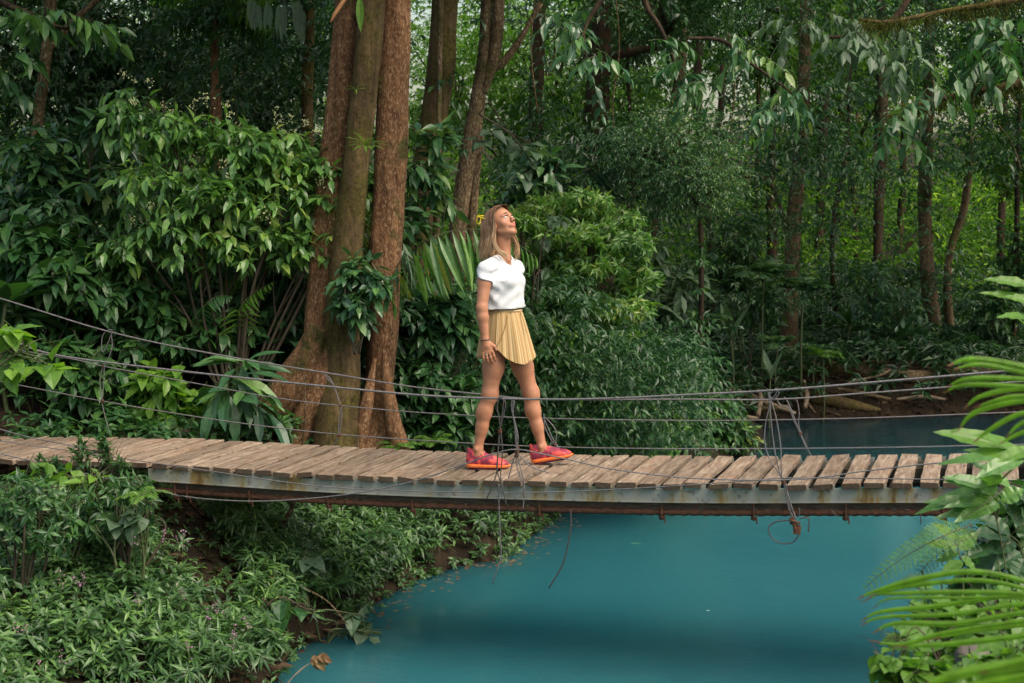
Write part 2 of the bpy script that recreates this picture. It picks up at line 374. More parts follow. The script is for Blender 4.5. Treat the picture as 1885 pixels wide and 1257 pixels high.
def make_ground():
    xs = np.unique(np.concatenate([np.linspace(-150, -14, 40), np.linspace(-14, 16, 260), np.linspace(16, 150, 40)]))
    ys = np.unique(np.concatenate([np.linspace(-40, 3, 30), np.linspace(3, 30, 270), np.linspace(30, 75, 60), np.linspace(75, 220, 20)]))
    X, Y = np.meshgrid(xs, ys, indexing='ij'); Z = height(X, Y); V = np.stack([X, Y, Z], -1).reshape(-1, 3)
    a, b = len(xs), len(ys); i = np.arange(a - 1)[:, None]; j = np.arange(b - 1)[None]
    Q = np.stack([i * b + j, (i + 1) * b + j, (i + 1) * b + j + 1, i * b + j + 1], -1).reshape(-1, 4)
    m, nt = newmat('forest_floor'); geo = nd(nt, 'ShaderNodeNewGeometry')
    n1 = nd(nt, 'ShaderNodeTexNoise', {'Vector': geo.outputs['Position'], 'Scale': 3.0, 'Detail': 8.0, 'Roughness': .7})
    c = ramp(nt, n1.outputs[0], [(.3, (.014, .010, .007)), (.5, (.022, .016, .010)), (.62, (.04, .026, .016)), (.75, (.018, .026, .008))])
    bs = nd(nt, 'ShaderNodeBsdfPrincipled', {'Base Color': c, 'Roughness': .95, 'Specular IOR Level': .15})
    n2 = nd(nt, 'ShaderNodeTexNoise', {'Vector': geo.outputs['Position'], 'Scale': 14.0, 'Detail': 8.0})
    b_ = nd(nt, 'ShaderNodeBump', {'Height': n2.outputs[0], 'Strength': 1.0, 'Distance': .08}); nt.links.new(b_.outputs[0], bs.inputs['Normal'])
    nd(nt, 'ShaderNodeOutputMaterial', {0: bs.outputs[0]})
    o = link('ground', MB().add(V, quads=Q).mesh('ground', m, True)); tag(o, kind='structure')
    # water
    m, nt = newmat('milky_water'); geo = nd(nt, 'ShaderNodeNewGeometry')
    n0 = nd(nt, 'ShaderNodeTexNoise', {'Vector': geo.outputs['Position'], 'Scale': .35, 'Detail': 3.0})
    c = ramp(nt, n0.outputs[0], [(.3, (.014, .108, .145)), (.7, (.024, .130, .162))])
    sx = nd(nt, 'ShaderNodeSeparateXYZ', {0: geo.outputs['Position']}); pool_shade = nd(nt, 'ShaderNodeMapRange', {'Value': sx.outputs[1], 1: 15.5, 2: 19.5, 3: 0.0, 4: 1.0}); c = mixc(nt, pool_shade.outputs[0], c, (.010, .038, .052))   # far pool darkened in the colour, standing in for canopy shade and dark bank reflection
    n1 = nd(nt, 'ShaderNodeTexNoise', {'Vector': geo.outputs['Position'], 'Scale': 3.2, 'Detail': 4.0, 'Roughness': .5})
    n2 = nd(nt, 'ShaderNodeTexNoise', {'Vector': geo.outputs['Position'], 'Scale': 22.0, 'Detail': 2.0})
    b1 = nd(nt, 'ShaderNodeBump', {'Height': n1.outputs[0], 'Strength': .15, 'Distance': .05})
    b2 = nd(nt, 'ShaderNodeBump', {'Height': n2.outputs[0], 'Strength': .22, 'Distance': .01, 'Normal': b1.outputs[0]})
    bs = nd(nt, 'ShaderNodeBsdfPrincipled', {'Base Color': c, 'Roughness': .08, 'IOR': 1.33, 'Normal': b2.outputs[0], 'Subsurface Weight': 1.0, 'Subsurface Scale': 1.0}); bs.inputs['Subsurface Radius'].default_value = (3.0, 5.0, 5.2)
    nd(nt, 'ShaderNodeOutputMaterial', {0: bs.outputs[0]})
    xs = np.linspace(-30, 40, 2); V = np.array([[-30, -25, WATER_Z], [40, -25, WATER_Z], [40, 32, WATER_Z], [-30, 32, WATER_Z]])
    V = np.vstack([V, V - [0, 0, 4]])
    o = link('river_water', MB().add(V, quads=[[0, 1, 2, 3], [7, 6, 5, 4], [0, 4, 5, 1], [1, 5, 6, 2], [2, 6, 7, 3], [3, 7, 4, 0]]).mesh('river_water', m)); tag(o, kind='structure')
make_ground()
def hz(x, y): return float(height(np.array([x]), np.array([y]))[0])

# ------------------------------------------------------------------ trees
def crown_mesh(name, mat, seed, Rr=2.6, H=1.4, M=1000, K=9, LL=.17, LW=.075, seg=1):
    global RNG
    keep = RNG; RNG = np.random.default_rng(seed); mb = MB()
    nc = 26; c = norm(rnd(nc)) * (RNG.uniform(.25, 1, nc) ** .5)[:, None] * [Rr, Rr, H]
    i = RNG.integers(0, nc, M); o = rnd(M) * [.42, .42, .26]; B = c[i] + o
    D = norm(o + norm(B) * .7 + rnd(M, .3) - UP * .1)
    sprays(mb, B, D, RNG.uniform(.25, .5, M), K, LL, LW, .35, seg, 'ovate', 0, None, jit=.35, curl=.25)
    nl = 9
    for k in range(nl):                          # limbs inside the crown
        e = c[k]; tube(mb, [(0, 0, -H * .9), e * [.4, .4, .2] + [0, 0, -H * .3], e], [.07, .04, .015], 5, 7, mi=1, caps=False)
    RNG = keep; return mb.mesh(name, [mat, BARK_DARK])
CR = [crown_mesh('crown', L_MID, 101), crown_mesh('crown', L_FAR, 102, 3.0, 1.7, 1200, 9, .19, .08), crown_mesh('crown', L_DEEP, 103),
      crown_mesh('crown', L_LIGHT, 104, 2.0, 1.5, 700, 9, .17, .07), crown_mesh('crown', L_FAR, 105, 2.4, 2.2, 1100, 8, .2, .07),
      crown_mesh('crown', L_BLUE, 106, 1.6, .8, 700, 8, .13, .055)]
def place_crown(root, mesh, loc, rz, sc=1.0):
    o = link('crown', mesh, root); M = MW[root.name]; l = M.inverted() @ Vector([float(v) for v in loc])
    o.location = l; o.rotation_euler = (RNG.uniform(-.15, .15), RNG.uniform(-.15, .15), rz); o.scale = (sc, sc, sc); return o
def stem_from_px(path, Y, down=True, sides=12, top=None):
    pts = [P(a, b, Y) for a, b, _ in path]; rad = [h * Y / F_PX for *_, h in path]
    if down:
        g = pts[0]; z = hz(g[0], g[1]) - .25
        if g[2] > z + .1:
            pts = [np.array([g[0], g[1], z]), np.array([g[0], g[1], z + min(.35, (g[2] - z) * .5)])] + pts
            rad = [rad[0] * 1.5, rad[0] * 1.12] + rad
    return pts, rad
def tree(label, path, Y, bark, extra=(), crowns=(), name='tree', top=8.5, group=None, cat='tree', rough=.12, flare=1.0):
    """path from the lowest seen point upward: (px, py, half width px); extra: further limbs; crowns: (mesh index, px, py, Y, scale)"""
    pts, rad = stem_from_px(path, Y)
    e = pts[-1]; d = norm(pts[-1] - pts[-2])
    if top > e[2]:
        k = (top - e[2]); pts += [e + d * k * .5 + [0, 0, 0], e + d * k * .9 + [.1, .1, .1]]; rad += [rad[-1] * .75, rad[-1] * .4]
    root = empty(name, tuple(float(v) for v in (pts[0][0], pts[0][1], pts[0][2] + .25)))
    mb = MB(); sd = random.random() * 6; tube(mb, pts, rad, 14, len(pts) * 7, rough=rough, seed=sd)
    part('trunk', mb, bark, root, True)
    n_ = 60 if Y > 20 else 26; tt_ = RNG.uniform(.05, .75, n_) * (len(pts) - 1); ii = tt_.astype(int); ff = (tt_ - ii)[:, None]; PA = np.array(pts); RA = np.array(rad)
    cc_ = PA[ii] * (1 - ff) + PA[ii + 1] * ff; dd_ = norm(rnd(n_) * [1, 1, .3] + [0, -.6, 0]); kk_ = vnoise(cc_, 1.3, sd) > -.05
    if kk_.sum() > 2:
        mb = MB(); sprays(mb, (cc_ + dd_ * (RA[ii] * .8)[:, None])[kk_], dd_[kk_], .14, 5, .11, .045, .6, 2, 'ovate', 0, None, jit=.4); part('climbing_leaves', mb, random.choice([L_DEEP, L_MID, L_BLUE]), root)
    for q in extra:
        p2, r2 = stem_from_px(q, Y, False); mb = MB(); tube(mb, p2, r2, 9, len(p2) * 5, rough=rough, seed=sd + 1); part('limb', mb, bark, root, True)
    if not crowns:
        t = pts[-1]; crowns = [(random.choice([0, 1, 2, 4]), None, t + [RNG.uniform(-.8, .8), RNG.uniform(-.5, .8), .3], None, .8 if Y < 20 else .4)]
    for ci, a, b, yy, sc in crowns:
        loc = b if a is None else P(a, b, yy)
        place_crown(root, CR[ci], loc, RNG.uniform(0, 6.28), sc)
    tag(root, label, cat, group); return root

# the big three stemmed tree beside the bridge
YB = 13.2
big = empty('buttressed_tree', (float(P(630, 830, YB)[0]), YB, -.3))
for pth, Yo, mt in ((((585, 835, 46), (588, 760, 38), (588, 690, 33), (586, 600, 30), (598, 480, 32), (614, 330, 32), (628, 200, 31), (640, 60, 29), (646, -70, 28), (652, -500, 22), (660, -1100, 14)), 0.05, BARK_RED),
                    (((618, 835, 50), (622, 760, 44), (628, 690, 38), (632, 560, 33), (642, 430, 30), (653, 330, 27), (667, 200, 26), (680, 60, 25), (686, -70, 25), (696, -500, 20), (720, -1100, 12)), -.18, BARK_MOSS),
                    (((690, 835, 44), (694, 790, 30), (696, 720, 29), (705, 600, 32), (709, 480, 33), (716, 350, 32), (722, 200, 31), (729, 60, 28), (732, -70, 27), (745, -500, 20), (790, -1100, 12)), .0, BARK_RED)):
    p = [P(a, b, YB + Yo) for a, b, _ in pth]; r = [h * .93 * YB / F_PX for *_, h in pth]
    p = [p[0] - [0, 0, .4]] + p; r = [r[0] * 1.15] + r
    mb = MB(); tube(mb, p, r, 20, 90, rough=.07, seed=Yo * 9 + 1); part('trunk', mb, mt, big, True)
mb = MB(); n = 2600; tp_ = spline(np.array([P(a, b, YB - .18) for a, b in ((620, 800), (628, 690), (632, 560), (642, 430), (653, 330), (667, 200), (680, 60), (686, -40))]), 80); tr_ = np.interp(np.linspace(0, 1, 80), [0, .2, 1], [46, 36, 25]) * YB / F_PX
ii = RNG.integers(0, 80, n); an = RNG.uniform(0, 6.28, n); c_ = tp_[ii] + np.stack([np.cos(an), np.sin(an), 0 * an], 1) * (tr_[ii] * .98)[:, None]; dd = np.stack([np.cos(an), np.sin(an), 0 * an - 1.1], 1) + rnd(n, .4); kk = vnoise(c_, 2.2, 3) > -.25
leaves(mb, c_[kk], dd[kk], rnd(int(kk.sum())), RNG.uniform(.02, .07, int(kk.sum())), .006, .3, .2, 2, 'strap'); MOSSY = (mb,)
for q in ([(590, 600, 20), (566, 660, 30), (540, 705, 36), (510, 745, 36), (478, 782, 34), (450, 815, 30), (420, 850, 22)], [(606, 600, 4), (596, 690, 22), (560, 770, 26), (540, 830, 26)],
          [(706, 640, 3), (714, 720, 13), (724, 780, 16), (738, 830, 20)], [(690, 660, 3), (676, 740, 13), (664, 800, 15), (655, 840, 18)]):
    mb = MB(); tube(mb, [P(a, b, YB - .22 + .1 * (k / 5)) for k, (a, b, _) in enumerate(q)], [h * YB / F_PX for *_, h in q], 12, 30, rough=.1, seed=3)
    part('buttress_root', mb, BARK_RED, big, True)
L_MOSS = leafmat('hanging_moss', [(.035, .042, .010), (.06, .068, .015), (.10, .10, .025)], .3, .8, .1)
part('moss', MOSSY[0], L_MOSS, big)
for (cx, cy_, cz, s, ci) in ((-2.6, 13.6, 6.2, 1.0, 0), (-.2, 14.2, 6.6, 1.0, 2)):
    place_crown(big, CR[ci], (cx, cy_, cz), cx, s)
tag(big, 'big tree with two red-brown stems and a mossy one between them', 'tree')

tree('leaning mossy trunk just right of the three stemmed tree', [(742, 640, 30), (763, 500, 28), (774, 400, 25), (786, 300, 23), (800, 200, 24), (812, 120, 25), (821, 0, 25), (828, -80, 23)], 15.2, BARK_MOSS, top=7)
tree('slender pale stem beside the leaning mossy trunk', [(800, 640, 7), (803, 420, 6), (807, 250, 5), (810, 100, 5), (812, -60, 5)], 14.6, BARK_BROWN, top=6.5)
tree('forked lichen-spotted tree rising behind the woman\'s head', [(835, 600, 22), (840, 480, 20), (848, 380, 17), (868, 260, 16), (878, 190, 14), (890, 100, 11), (897, -20, 10)], 16.5, BARK_BROWN,
     extra=[[(885, 170, 11), (905, 120, 12), (914, 60, 13), (919, -60, 13)], [(856, 600, 9), (866, 460, 9), (876, 330, 8), (884, 240, 8)], [(908, 130, 6), (935, 105, 7), (965, 60, 5), (995, 5, 5)]], top=7.5)
tree('slim crooked mossy tree near the left edge', [(52, 460, 10), (60, 330, 10), (70, 220, 10), (84, 110, 10), (92, 40, 10), (96, -60, 9)], 16.2, BARK_BROWN,
     extra=[[(86, 95, 7), (120, 55, 7), (150, 25, 6), (190, -10, 5)]], top=6)
tree('mossy straight trunk left of the big red stems', [(566, 262, 11), (566, 150, 10), (569, 60, 9), (565, -60, 10)], 18, BARK_MOSS)
tree('wide dark trunk clothed in ferns right of centre', [(1106, 400, 26), (1100, 300, 22), (1099, 160, 21), (1110, 20, 18), (1114, -70, 17)], 21, BARK_DARK, extra=[[(1118, 105, 8), (1150, 98, 9), (1180, 92, 8), (1210, 88, 3)]])
tree('dark straight trunk between the forked tree and the ferny trunk', [(992, 372, 14), (986, 250, 14), (990, 100, 12), (996, -60, 11)], 22, BARK_DARK)
tree('thin leaning pole tree above the small-leaved bush', [(1205, 420, 6), (1218, 330, 6), (1232, 240, 8), (1250, 140, 9), (1262, 40, 7), (1270, -50, 6)], 24, BARK_BROWN)
tree('crooked slim tree behind the yellow-green gap', [(1310, 500, 7), (1302, 380, 7), (1296, 270, 10), (1282, 180, 9), (1290, 60, 7), (1300, -60, 6)], 27, BARK_DARK, extra=[[(1300, 280, 6), (1325, 215, 6), (1330, 120, 5)]])
tree('upright mossy brown trunk right of centre on the far bank', [(1450, 665, 20), (1455, 560, 15), (1460, 450, 14), (1463, 380, 13), (1472, 290, 13), (1478, 200, 12), (1483, 60, 11), (1486, -50, 10)], 25.5, BARK_BROWN,
     extra=[[(1458, 460, 6), (1420, 340, 4), (1370, 325, 5), (1320, 345, 3)]])
tree('short dark stem left of the mossy brown trunk', [(1422, 520, 10), (1421, 420, 9), (1418, 350, 8), (1424, 200, 7), (1428, 40, 6)], 31, BARK_DARK)
tree('dark slim trunk right of the mossy brown trunk', [(1503, 600, 8), (1508, 450, 8), (1512, 300, 9), (1518, 150, 9), (1523, -60, 8)], 33, BARK_DARK)
tree('black palm-like trunk hung with dead skirts', [(1612, 590, 9), (1616, 450, 9), (1619, 330, 10), (1622, 240, 13), (1622, 100, 9), (1622, -50, 8)], 30, BARK_DARK)
tree('tall brown trunk with a leaning mossy foot', [(1727, 672, 19), (1716, 590, 17), (1706, 480, 13), (1702, 380, 12), (1705, 280, 12), (1710, 160, 10), (1714, -60, 9)], 26.5, BARK_BROWN)
tree('bent slim tree near the right edge', [(1752, 660, 10), (1744, 520, 8), (1752, 450, 7), (1774, 385, 7), (1783, 310, 7), (1790, 200, 6), (1800, -40, 5)], 27.5, BARK_BROWN)
tree('dark forked sapling between the skirted and the brown trunk', [(1656, 560, 8), (1652, 470, 7), (1660, 380, 7), (1664, 260, 6), (1666, 60, 5)], 36, BARK_DARK, extra=[[(1658, 470, 5), (1680, 440, 5), (1700, 420, 4)]])
tree('thin twisted sapling left of the skirted trunk', [(1545, 660, 5), (1542, 590, 5), (1532, 500, 5), (1536, 400, 5), (1560, 250, 4), (1566, 50, 4)], 28, BARK_DARK)
tree('far thin pale trunk in the bright clearing', [(1578, 560, 5), (1574, 380, 5), (1580, 200, 5), (1576, -40, 4)], 42, BARK_BROWN)
tree('very dark trunk behind the flowering shrub', [(170, 260, 14), (174, 160, 12), (168, 40, 12), (170, -60, 11)], 20, BARK_DARK)
tree('thin dark trunk between the red palm stem and the mossy trunk', [(480, 270, 9), (484, 160, 9), (478, 40, 8), (480, -60, 8)], 23, BARK_DARK)
tree('dim slim trunk at the far right edge', [(1838, 640, 8), (1842, 450, 7), (1848, 250, 7), (1846, -50, 6)], 31, BARK_DARK)
tree('hanging-vine tree between the two left palms', [(310, 300, 7), (306, 180, 7), (312, 40, 7), (308, -60, 6)], 25, BARK_DARK)

# thin in-frame leafy saplings: trunk plus small crowns that fill the middle distance, plus a few unseen shade crowns
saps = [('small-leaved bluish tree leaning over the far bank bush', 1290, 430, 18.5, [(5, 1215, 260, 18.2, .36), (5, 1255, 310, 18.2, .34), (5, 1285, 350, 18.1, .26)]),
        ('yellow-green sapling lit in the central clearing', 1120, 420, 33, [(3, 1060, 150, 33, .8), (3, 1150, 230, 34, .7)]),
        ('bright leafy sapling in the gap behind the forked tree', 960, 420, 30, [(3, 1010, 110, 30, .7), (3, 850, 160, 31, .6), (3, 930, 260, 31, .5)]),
        ('round-crowned tree overhanging the far right bank', 1870, 500, 25, [(3, 1880, 60, 25, .5), (4, 1900, 260, 26, .4), (0, 2260, -760, 18, .9), (1, 2300, -620, 21, .9), (1, 2050, -560, 23, .9)]),  # last three crowns lie out of view, added to shade the far pool
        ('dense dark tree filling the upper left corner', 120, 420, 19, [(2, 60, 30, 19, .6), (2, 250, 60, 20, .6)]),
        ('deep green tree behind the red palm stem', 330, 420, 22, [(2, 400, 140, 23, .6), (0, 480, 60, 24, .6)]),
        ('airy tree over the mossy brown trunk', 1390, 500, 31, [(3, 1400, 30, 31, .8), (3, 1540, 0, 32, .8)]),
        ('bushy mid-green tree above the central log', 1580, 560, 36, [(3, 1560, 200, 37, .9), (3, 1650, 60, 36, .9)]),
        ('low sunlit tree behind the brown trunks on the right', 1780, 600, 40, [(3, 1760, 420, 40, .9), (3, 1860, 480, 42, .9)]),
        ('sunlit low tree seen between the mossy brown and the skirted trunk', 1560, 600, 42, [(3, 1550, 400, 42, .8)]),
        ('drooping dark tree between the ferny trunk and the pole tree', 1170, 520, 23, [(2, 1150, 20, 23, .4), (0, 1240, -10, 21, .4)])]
for lab, px, py, Y, cr in saps:
    c0 = cr[0]; tree(lab, [(px, py, 5), (px * .6 + c0[1] * .4, (py + c0[2]) / 2, 4), (c0[1], c0[2], 3)], Y, BARK_DARK, crowns=cr, top=-9, cat='tree')

# ------------------------------------------------------------------ forest mass (uncountable foliage)
GLADES = [P(1180, 190, 40), P(1010, 160, 40), P(1740, 470, 40), P(1590, 470, 42), P(1860, 380, 40), P(1420, 130, 42), P(1620, 250, 42), P(870, 110, 38)]
GR = [2.2, 1.5, 2.2, 1.2, 1.5, 1.1, 1.0, 1.1]
def glade(px, py, Y, B):
    """thin places in the forest, lines of sight open towards lit clearings"""
    q = B[:, [0, 2]] * (40.0 / Y)[:, None]; q[:, 1] += EYE * (1 - 40.0 / Y); k = np.ones(len(B), bool)
    for g, r in zip(GLADES, GR): k &= ~((((q[:, 0] - g[0]) / r) ** 2 + ((q[:, 1] - g[2]) / (r * .9)) ** 2 < 1) & (RNG.uniform(0, 1, len(B)) < .72))
    return k

def cloud(mb, n, pxr, pyr, Yr, K, LL, LW, seg=1, thr=-.15, f=.8, prof='ovate', mi=0, seed=0, droop=.35, cut=None, pool=None, ln=(.2, .45)):
    m = n * 3; px = RNG.uniform(*pxr, m); py = RNG.uniform(*pyr, m); Y = RNG.uniform(*Yr, m)
    B = Pv(px, py, Y); k = vnoise(B, f, seed) + .5 * vnoise(B, f * 2.7, seed + 3) > thr + RNG.normal(0, .12, m)
    k &= B[:, 2] > height(B[:, 0], B[:, 1]) + .02
    if cut is not None: k &= cut(px, py, Y, B)
    B = B[k][:n]; M = len(B)
    D = norm(rnd(M) * [1, 1, .35] + [0, -.5, .05])
    sprays(mb, B, D, RNG.uniform(*ln, M), K, LL, LW, droop, seg, prof, mi, jit=.35, curl=.25)
mb = MB()
cloud(mb, 20000, (-500, 2400), (-260, 700), (50, 62), 6, .20, .08, thr=-.5, f=.35, seed=2, droop=.2)
cloud(mb, 12000, (-500, 2400), (-260, 700), (40, 52), 7, .15, .06, thr=.2, f=.9, seed=3, droop=.2, cut=glade)
cloud(mb, 9000, (-400, 2300), (-150, 690), (31, 40), 7, .12, .05, thr=.35, f=1.5, seed=5, droop=.2, cut=glade)
cloud(mb, 9000, (-300, 2300), (330, 640), (29, 46), 7, .15, .06, thr=.12, f=1.7, seed=6, droop=.2, cut=lambda px, py, Y, B: B[:, 2] < 2.8)
solo('far_forest', mb, [L_FAR], None, None, (0, 0, 0), kind='stuff')
mb = MB()
cloud(mb, 9000, (-300, 2200), (-130, 690), (22, 34), 8, .10, .04, thr=.5, f=2.2, seed=8, cut=glade)
cloud(mb, 1500, (1200, 2200), (-130, 400), (20, 27), 8, .10, .04, thr=.5, f=2.0, seed=28, cut=glade)
cloud(mb, 2600, (900, 2200), (-130, 330), (18, 26), 8, .11, .045, thr=.45, f=1.5, seed=18, cut=glade)
cloud(mb, 2600, (1150, 2100), (480, 700), (26, 31), 7, .12, .05, thr=.1, f=1.1, seed=9)
cloud(mb, 3200, (-200, 700), (-60, 640), (16.5, 23), 8, .12, .05, thr=.2, f=1.1, seed=12)
cloud(mb, 1200, (960, 1240), (60, 420), (18.5, 22), 8, .11, .045, thr=.25, f=1.3, seed=13, cut=glade)
cloud(mb, 2600, (1180, 2150), (-130, 560), (20, 25), 9, .085, .034, thr=.35, f=2.6, seed=41, cut=glade)
solo('dark_forest', mb, [L_DEEP], None, None, (0, 0, 0), kind='stuff')
mb = MB()
cloud(mb, 5500, (-300, 740), (330, 800), (13.6, 16.5), 7, .14, .065, seg=2, thr=-.2, f=1.4, seed=4, cut=lambda px, py, Y, B: B[:, 2] < 1.9 - .35 * (px > 420))
cloud(mb, 2200, (740, 1290), (470, 830), (14.2, 18), 8, .10, .035, seg=2, thr=-.2, f=1.4, seed=6, prof='lance', cut=lambda px, py, Y, B: B[:, 2] < 1.0 - (px > 1100) * .5)
solo('understorey', mb, [L_DEEP], None, None, (0, 0, 0), kind='stuff')

# ------------------------------------------------------------------ the suspension bridge
AX = R(16.2); ADIR = np.array([math.cos(AX), -math.sin(AX), 0]); CDIR = np.array([math.sin(AX), math.cos(AX), 0])  # along, across (away)
HALF = .575; YC = 10.70
near_obs = [(-400, 842), (0, 846), (130, 848), (265, 852), (380, 860), (507, 868), (627, 875), (740, 880), (850, 882), (945, 885), (1128, 889), (1262, 891), (1400, 890.5), (1600, 889), (1841, 888), (2100, 884), (2500, 870)]
def axis_xy(s): return np.array([0, YC, 0]) + ADIR * s
def deck_z_raw(s):
    p = axis_xy(s) - CDIR * HALF; z = 0.0
    for _ in range(4):
        px, _y = proj((p[0], p[1], z)); py = np.interp(px, [a for a, b in near_obs], [b for a, b in near_obs]); z = P(px, py, p[1])[2]
    return z
SS = np.linspace(-6.5, 6.0, 120); ZZ = np.array([deck_z_raw(s) for s in SS]); ZZ = np.convolve(np.pad(ZZ, 4, 'edge'), np.ones(9) / 9, 'valid')
def dz(s): return float(np.interp(s, SS, ZZ))
def on_deck(s, across, up=0.0): q = axis_xy(s) + CDIR * across; return np.array([q[0], q[1], dz(s) + up])
def s_of_px(px, across):
    lo, hi = -9, 9
    for _ in range(40):
        m = (lo + hi) / 2; q = on_deck(m, across)
        if proj(q)[0] < px: lo = m
        else: hi = m
    return lo
def side(px, py, across):
    """point in the upright plane of a bridge side seen at that place in the photograph"""
    s = s_of_px(px, across)
    for _ in range(3):
        q = axis_xy(s) + CDIR * across; p = P(px, py, q[1]); s += (p - q)[:2].dot(ADIR[:2])
    q = axis_xy(s) + CDIR * across; return P(px, py, q[1])

def woodmat():
    m, nt = newmat('weathered_plank'); geo = nd(nt, 'ShaderNodeNewGeometry'); tc = nd(nt, 'ShaderNodeTexCoord')
    off = nd(nt, 'ShaderNodeVectorMath', {0: tc.outputs['Object']}, operation='ADD')
    cx = nd(nt, 'ShaderNodeCombineXYZ'); 
    for i in range(3): nt.links.new(nd(nt, 'ShaderNodeMath', {0: geo.outputs['Random Per Island'], 1: 17.0 + 9 * i}, operation='MULTIPLY').outputs[0], cx.inputs[i])
    nt.links.new(cx.outputs[0], off.inputs[1])
    mp = nd(nt, 'ShaderNodeMapping', {'Vector': off.outputs[0], 'Scale': (16, 1.4, 16)})
    g = nd(nt, 'ShaderNodeTexNoise', {'Vector': mp.outputs[0], 'Scale': 3.0, 'Detail': 8.0, 'Roughness': .65})
    c = ramp(nt, g.outputs[0], [(.28, (.085, .062, .045)), (.5, (.215, .16, .12)), (.72, (.38, .305, .235))])
    n2 = nd(nt, 'ShaderNodeTexNoise', {'Vector': off.outputs[0], 'Scale': 5.0, 'Detail': 6.0, 'Roughness': .7})
    f = ramp(nt, n2.outputs[0], [(.5, (0, 0, 0)), (.72, (.75, .75, .75))]); c = mixc(nt, f, c, (.21, .12, .075))
    n3 = nd(nt, 'ShaderNodeTexNoise', {'Vector': off.outputs[0], 'Scale': 22.0, 'Detail': 4.0})
    f = ramp(nt, n3.outputs[0], [(.6, (0, 0, 0)), (.68, (.8, .8, .8))]); c = mixc(nt, f, c, (.07, .045, .03))
    v = nd(nt, 'ShaderNodeMapRange', {'Value': geo.outputs['Random Per Island'], 3: .7, 4: 1.15})
    mm = mixc(nt, 1.0, c, (1, 1, 1), 'MULTIPLY'); nt.links.new(v.outputs[0], mm.node.inputs[7])
    at = nd(nt, 'ShaderNodeAttribute', attribute_name='t'); fe = nd(nt, 'ShaderNodeMath', {0: at.outputs['Fac'], 1: .8}, operation='MULTIPLY'); mm = mixc(nt, fe.outputs[0], mm, (.045, .03, .02))   # weathered end grain
    bs = nd(nt, 'ShaderNodeBsdfPrincipled', {'Base Color': mm, 'Roughness': .85, 'Specular IOR Level': .25})
    b = nd(nt, 'ShaderNodeBump', {'Height': g.outputs[0], 'Strength': .6, 'Distance': .006}); nt.links.new(b.outputs[0], bs.inputs['Normal'])
    nd(nt, 'ShaderNodeOutputMaterial', {0: bs.outputs[0]}); return m
WOOD = woodmat()
def galvmat():
    m, nt = newmat('galvanised_stained'); tc = nd(nt, 'ShaderNodeTexCoord')
    mp = nd(nt, 'ShaderNodeMapping', {'Vector': tc.outputs['Object'], 'Scale': (9, 1, 2.2)})
    n = nd(nt, 'ShaderNodeTexNoise', {'Vector': mp.outputs[0], 'Scale': 1.0, 'Detail': 5.0, 'Roughness': .65})
    c = ramp(nt, n.outputs[0], [(.45, (.28, .29, .27)), (.56, (.27, .26, .20)), (.64, (.24, .17, .06)), (.76, (.11, .055, .03))])
    n2 = nd(nt, 'ShaderNodeTexNoise', {'Vector': tc.outputs['Object'], 'Scale': 30.0, 'Detail': 4.0})
    f = ramp(nt, n2.outputs[0], [(.58, (0, 0, 0)), (.7, (.7, .7, .7))]); c = mixc(nt, f, c, (.10, .07, .05))
    bs = nd(nt, 'ShaderNodeBsdfPrincipled', {'Base Color': c, 'Roughness': .6, 'Metallic': .25}); nd(nt, 'ShaderNodeOutputMaterial', {0: bs.outputs[0]}); return m
GALV = galvmat()
RUST = simple('rusty_steel', (.06, .03, .02), .85, .3, 0.2, (.14, .06, .035), 30, .4)
DARKW = simple('damp_dark_beam', (.06, .045, .035), .85, .2, 0, (.13, .10, .08), 18, .3, stretch=(1, 6, 6))
WIRE = simple('grey_steel_wire', (.20, .19, .20), .5, .5, .35, (.12, .11, .115), 40, .3)
WIRE_D = simple('dark_wire', (.055, .05, .055), .6, .4, .2, (.09, .075, .07), 40)
bridge = empty('suspension_bridge', (0, YC, dz(0)), -AX)
tag(bridge, 'wooden plank footbridge hung on steel cables over the turquoise river', 'footbridge')
def boxw(mb, c, dirs, half, mi=0, jit=0.0):
    c = np.asarray(c, float); V = []
    for a in (-1, 1):
        for b in (-1, 1):
            for d in (-1, 1): V.append(c + dirs[0] * half[0] * a + dirs[1] * half[1] * b + dirs[2] * half[2] * d)
    V = np.array(V)
    if jit: V = V + RNG.normal(0, jit, V.shape)
    mb.add(V, quads=[[0, 1, 3, 2], [4, 6, 7, 5], [0, 4, 5, 1], [2, 3, 7, 6], [0, 2, 6, 4], [1, 5, 7, 3]], mi=mi)
def bev_plank(mb, c, T, C, U, hl, hw, ht, bv=.004):
    """a plank with chamfered long edges and slightly worn ends; T along bridge, C across, U up"""
    prof = [(-hw, -ht), (hw, -ht), (hw, ht - bv), (hw - bv, ht), (-hw + bv, ht), (-hw, ht - bv)]
    n = 11; V = []; AT = []; yy = np.r_[-hl, -hl + .012, np.linspace(-hl + .12, hl - .12, 7), hl - .012, hl]
    warp = RNG.normal(0, .0025, 3); phs = RNG.uniform(0, 6)
    for i in range(n):
        y = yy[i]
        for (a, b) in prof:
            AT.append(1.0 if i in (0, n - 1) else 0.0)
            wob = .0022 * math.sin(phs + i * 1.7 + (a > 0) * 2)
            V.append(c + T * (a + wob) + C * y + U * (b + warp[0] * (i / (n - 1) - .5) * 2 + (warp[1] * (1 if a > 0 else -1)) - .0015 * (i in (0, n - 1)) * (b > 0)))
    k = len(prof); Q = [[i * k + j, i * k + (j + 1) % k, (i + 1) * k + (j + 1) % k, (i + 1) * k + j] for i in range(n - 1) for j in range(k)]
    o = (n - 1) * k
    Q += [[0, 5, 4, 1], [o, o + 1, o + 4, o + 5]]; Tn = [[1, 4, 3], [1, 3, 2], [o + 1, o + 3, o + 4], [o + 1, o + 2, o + 3]]
    mb.add(np.array(V), quads=Q, tris=Tn, att=np.array(AT))
